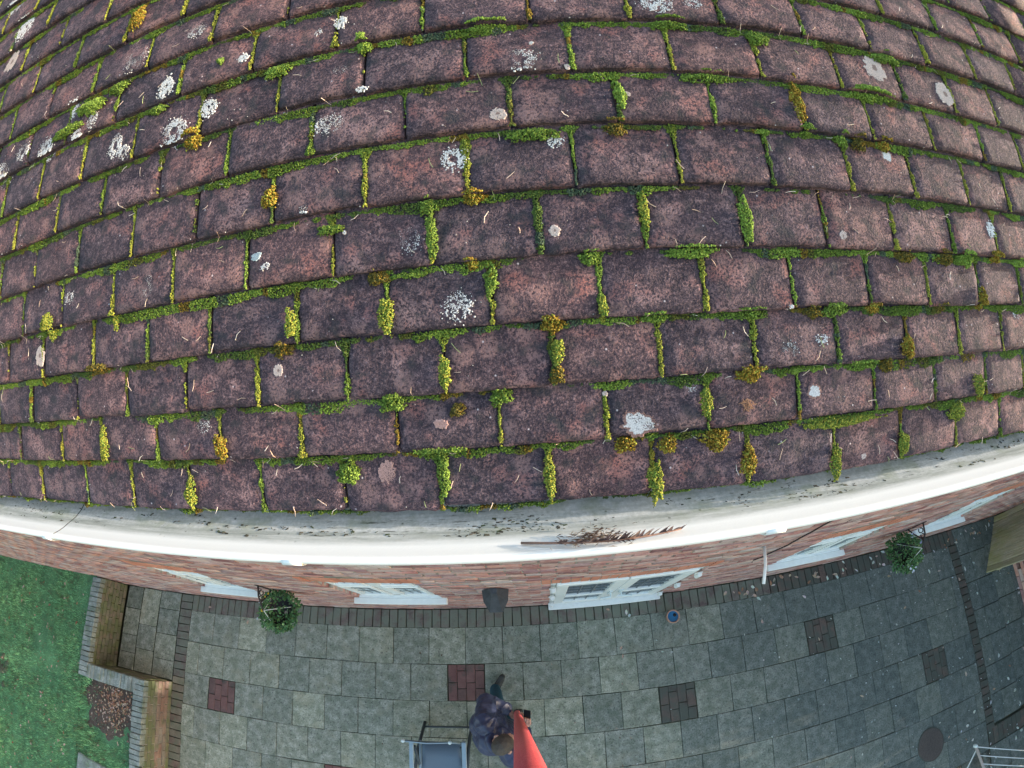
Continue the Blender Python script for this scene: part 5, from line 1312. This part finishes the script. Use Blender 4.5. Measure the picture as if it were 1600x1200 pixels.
if sdR.x > 0: sdR = -sdR
palR = wrR + fdR * .055
caps += fingers(wrR, palR, fdR, upR, sdR, (.060, .066, .062, .052))
capsules(caps, .0048, 'body', M['skin'], per, 4)
caps = [(hd - hf * .012 + hu * .012, hd - hf * .012 + hu * .0121, .0985, .0985, SQ)]
hair = capsules([(hd - hf * .014 + hu * .012, hd - hf * .0139 + hu * .012, .0985, .0985, SQ)], .006, 'hair', M['hair'], per, 3, lambda p: .0022 * mnoise.noise(p * 90))
bm = bmesh.new(); bm.from_mesh(hair.data)
dl = [v for v in bm.verts if (v.co - hd).dot(hf) > .062 or (v.co - hd).dot(hu) < -.022 - .4 * ((v.co - hd).dot(hf)) * (1 if (v.co - hd).dot(hf) > 0 else .35)]
bmesh.ops.delete(bm, geom=dl, context='VERTS'); bm.to_mesh(hair.data); bm.free()
for s in (-1, 1):
    MB().lathe([(.001, .011), (.007, .009), (.011, 0), (.007, -.009), (.001, -.011)], hd + hf * .095 + hr * s * .03 + hu * .0, 10).build('eye', M['cap'], per, True)

nape = hd - hu * .06 - hf * .03
EC = Vector((-.345, -.875, 1.33))                               # folds run out from the crook of the left arm
def jfold(p):
    d = p - EC; r = math.hypot(d.x, d.y); a = math.atan2(d.y, d.x)
    w = a * 3.6 + 2.6 * mnoise.noise(p * 3.2) + 1.5 * mnoise.noise(p * 7) + 3.0 * r
    amp = .5 + .9 * max(0, mnoise.noise(Vector((a * 1.3, p.z * 3, 4))) + .25)
    rad = (.75 - 1.8 * abs(math.sin(w)) ** .55) * .011 * amp * math.exp(-((r - .10) / .13) ** 2)
    q = Vector((p.x * 4 + p.y * 6, p.y * 4 - p.x * 6, p.z * 9)); q2 = Vector((p.x * 13 - p.y * 5, p.y * 12 + p.x * 4, p.z * 16))
    return rad + .016 * (.35 - abs(mnoise.noise(q))) + .008 * (.3 - abs(mnoise.noise(q2))) + .006
J1 = pel - Zv * .06
caps = [(J1 - rx_ * .09, che - rx_ * .075, .155, .16), (J1 + rx_ * .09, che + rx_ * .075, .155, .16), (che - rx_ * .08, nec - Zv * .10 - rx_ * .05, .16, .12), (che + rx_ * .08, nec - Zv * .10 + rx_ * .05, .16, .12),
        (che - fx * .06, nec - Zv * .12 - fx * .07 - rx_ * .03, .165, .145), (Vector((-.47, -.98, 1.20)), Vector((-.47, -.98, 1.33)), .14, .13), (shL + rx_ * .02, shL - rx_ * .02, .102, .102), (shR - rx_ * .02, shR + rx_ * .02, .102, .102),
        (shL - rx_ * .015, elL, .104, .09), (elL, wrL - (wrL - elL).normalized() * .005, .088, .060), (shR + rx_ * .015, elR, .096, .080), (elR, wrR - (wrR - elR).normalized() * .02, .078, .052)]
ring = []
for k in range(14):
    a = 2 * math.pi * k / 14; c_ = nec - Zv * .035 + fx * .01
    ring.append(c_ + fx * math.cos(a) * .088 + rx_ * math.sin(a) * .095 + Zv * (-.03 * math.cos(a) + .02))
for k in range(14): caps.append((ring[k], ring[(k + 1) % 14], .034, .034))
capsules(caps, .0075, 'jacket', M['jacket'], per, 3, jfold)
capsules([(pel - rx_ * .085 - Zv * .02, knL, .105, .082), (knL, ftL + Zv * .10, .082, .066), (pel + rx_ * .085 - Zv * .02, knR, .105, .082), (knR, ftR + Zv * .10, .082, .066), (pel - rx_ * .06, pel + rx_ * .06, .13, .13)], .012, 'trousers', M['trousers'], per, 3, lambda p: .004 * mnoise.noise(Vector((p.x * 14, p.y * 14, p.z * 24))))
for ft, d in ((ftL, Vector((.50, .87, 0))), (ftR, fx)):
    capsules([(ft - d * .05 + Zv * .052, ft + d * .02 + Zv * .06, .050, .052), (ft + d * .02 + Zv * .052, ft + d * .15 + Zv * .042, .050, .040), (ft - d * .05 + Zv * .03, ft + d * .17 + Zv * .03, .03, .03)], .008, 'shoe', M['shoe'], per, 3)
MB().lathe([(.001, .004), (.012, .004), (.014, 0)], nec + rx_ * .12 + fx * .13 + Zv * .02, 12).build('badge', M['cap'], per)

po = thing('pole', 'long red telescopic pole rising from the hand of the person', 'pole', tuple(poleA))
def seg(z0, z1, r0, r1, name, mat):
    n = 10; MB().tube([polepos(z0 + (z1 - z0) * k / n) for k in range(n + 1)], [r0 + (r1 - r0) * k / n for k in range(n + 1)], 24).build(name, mat, po, True)
seg(1.075, 1.62, .0245, .0245, 'grip_section', M['shaded_pole']); seg(1.62, 5.50, .0275, .0205, 'shaft', M['pole'])  # brown-red lower section has the shade put into its colour
seg(5.50, 5.53, .0225, .0225, 'end_cap', M['black'])
for z in (1.24, 1.63): seg(z - .018, z + .018, .0315, .0315, 'collar', M['black'])
ph = thing('smartphone', 'black smartphone held in the right hand of the person', 'phone', tuple(phc))
pn = (hd - phc).normalized(); px_ = (fdR - pn * fdR.dot(pn)).normalized(); py_ = pn.cross(px_)
PM = Matrix((( *px_,), (*py_,), (*pn,))).transposed().to_4x4(); PM.translation = phc + upR * .004
MB().box(-.074, .074, -.036, .036, -.004, .004, PM).build('case', M['black'], ph, bevel=.003)
MB().box(-.070, .070, -.033, .033, .0042, .0048, PM).build('screen', M['black'], ph)
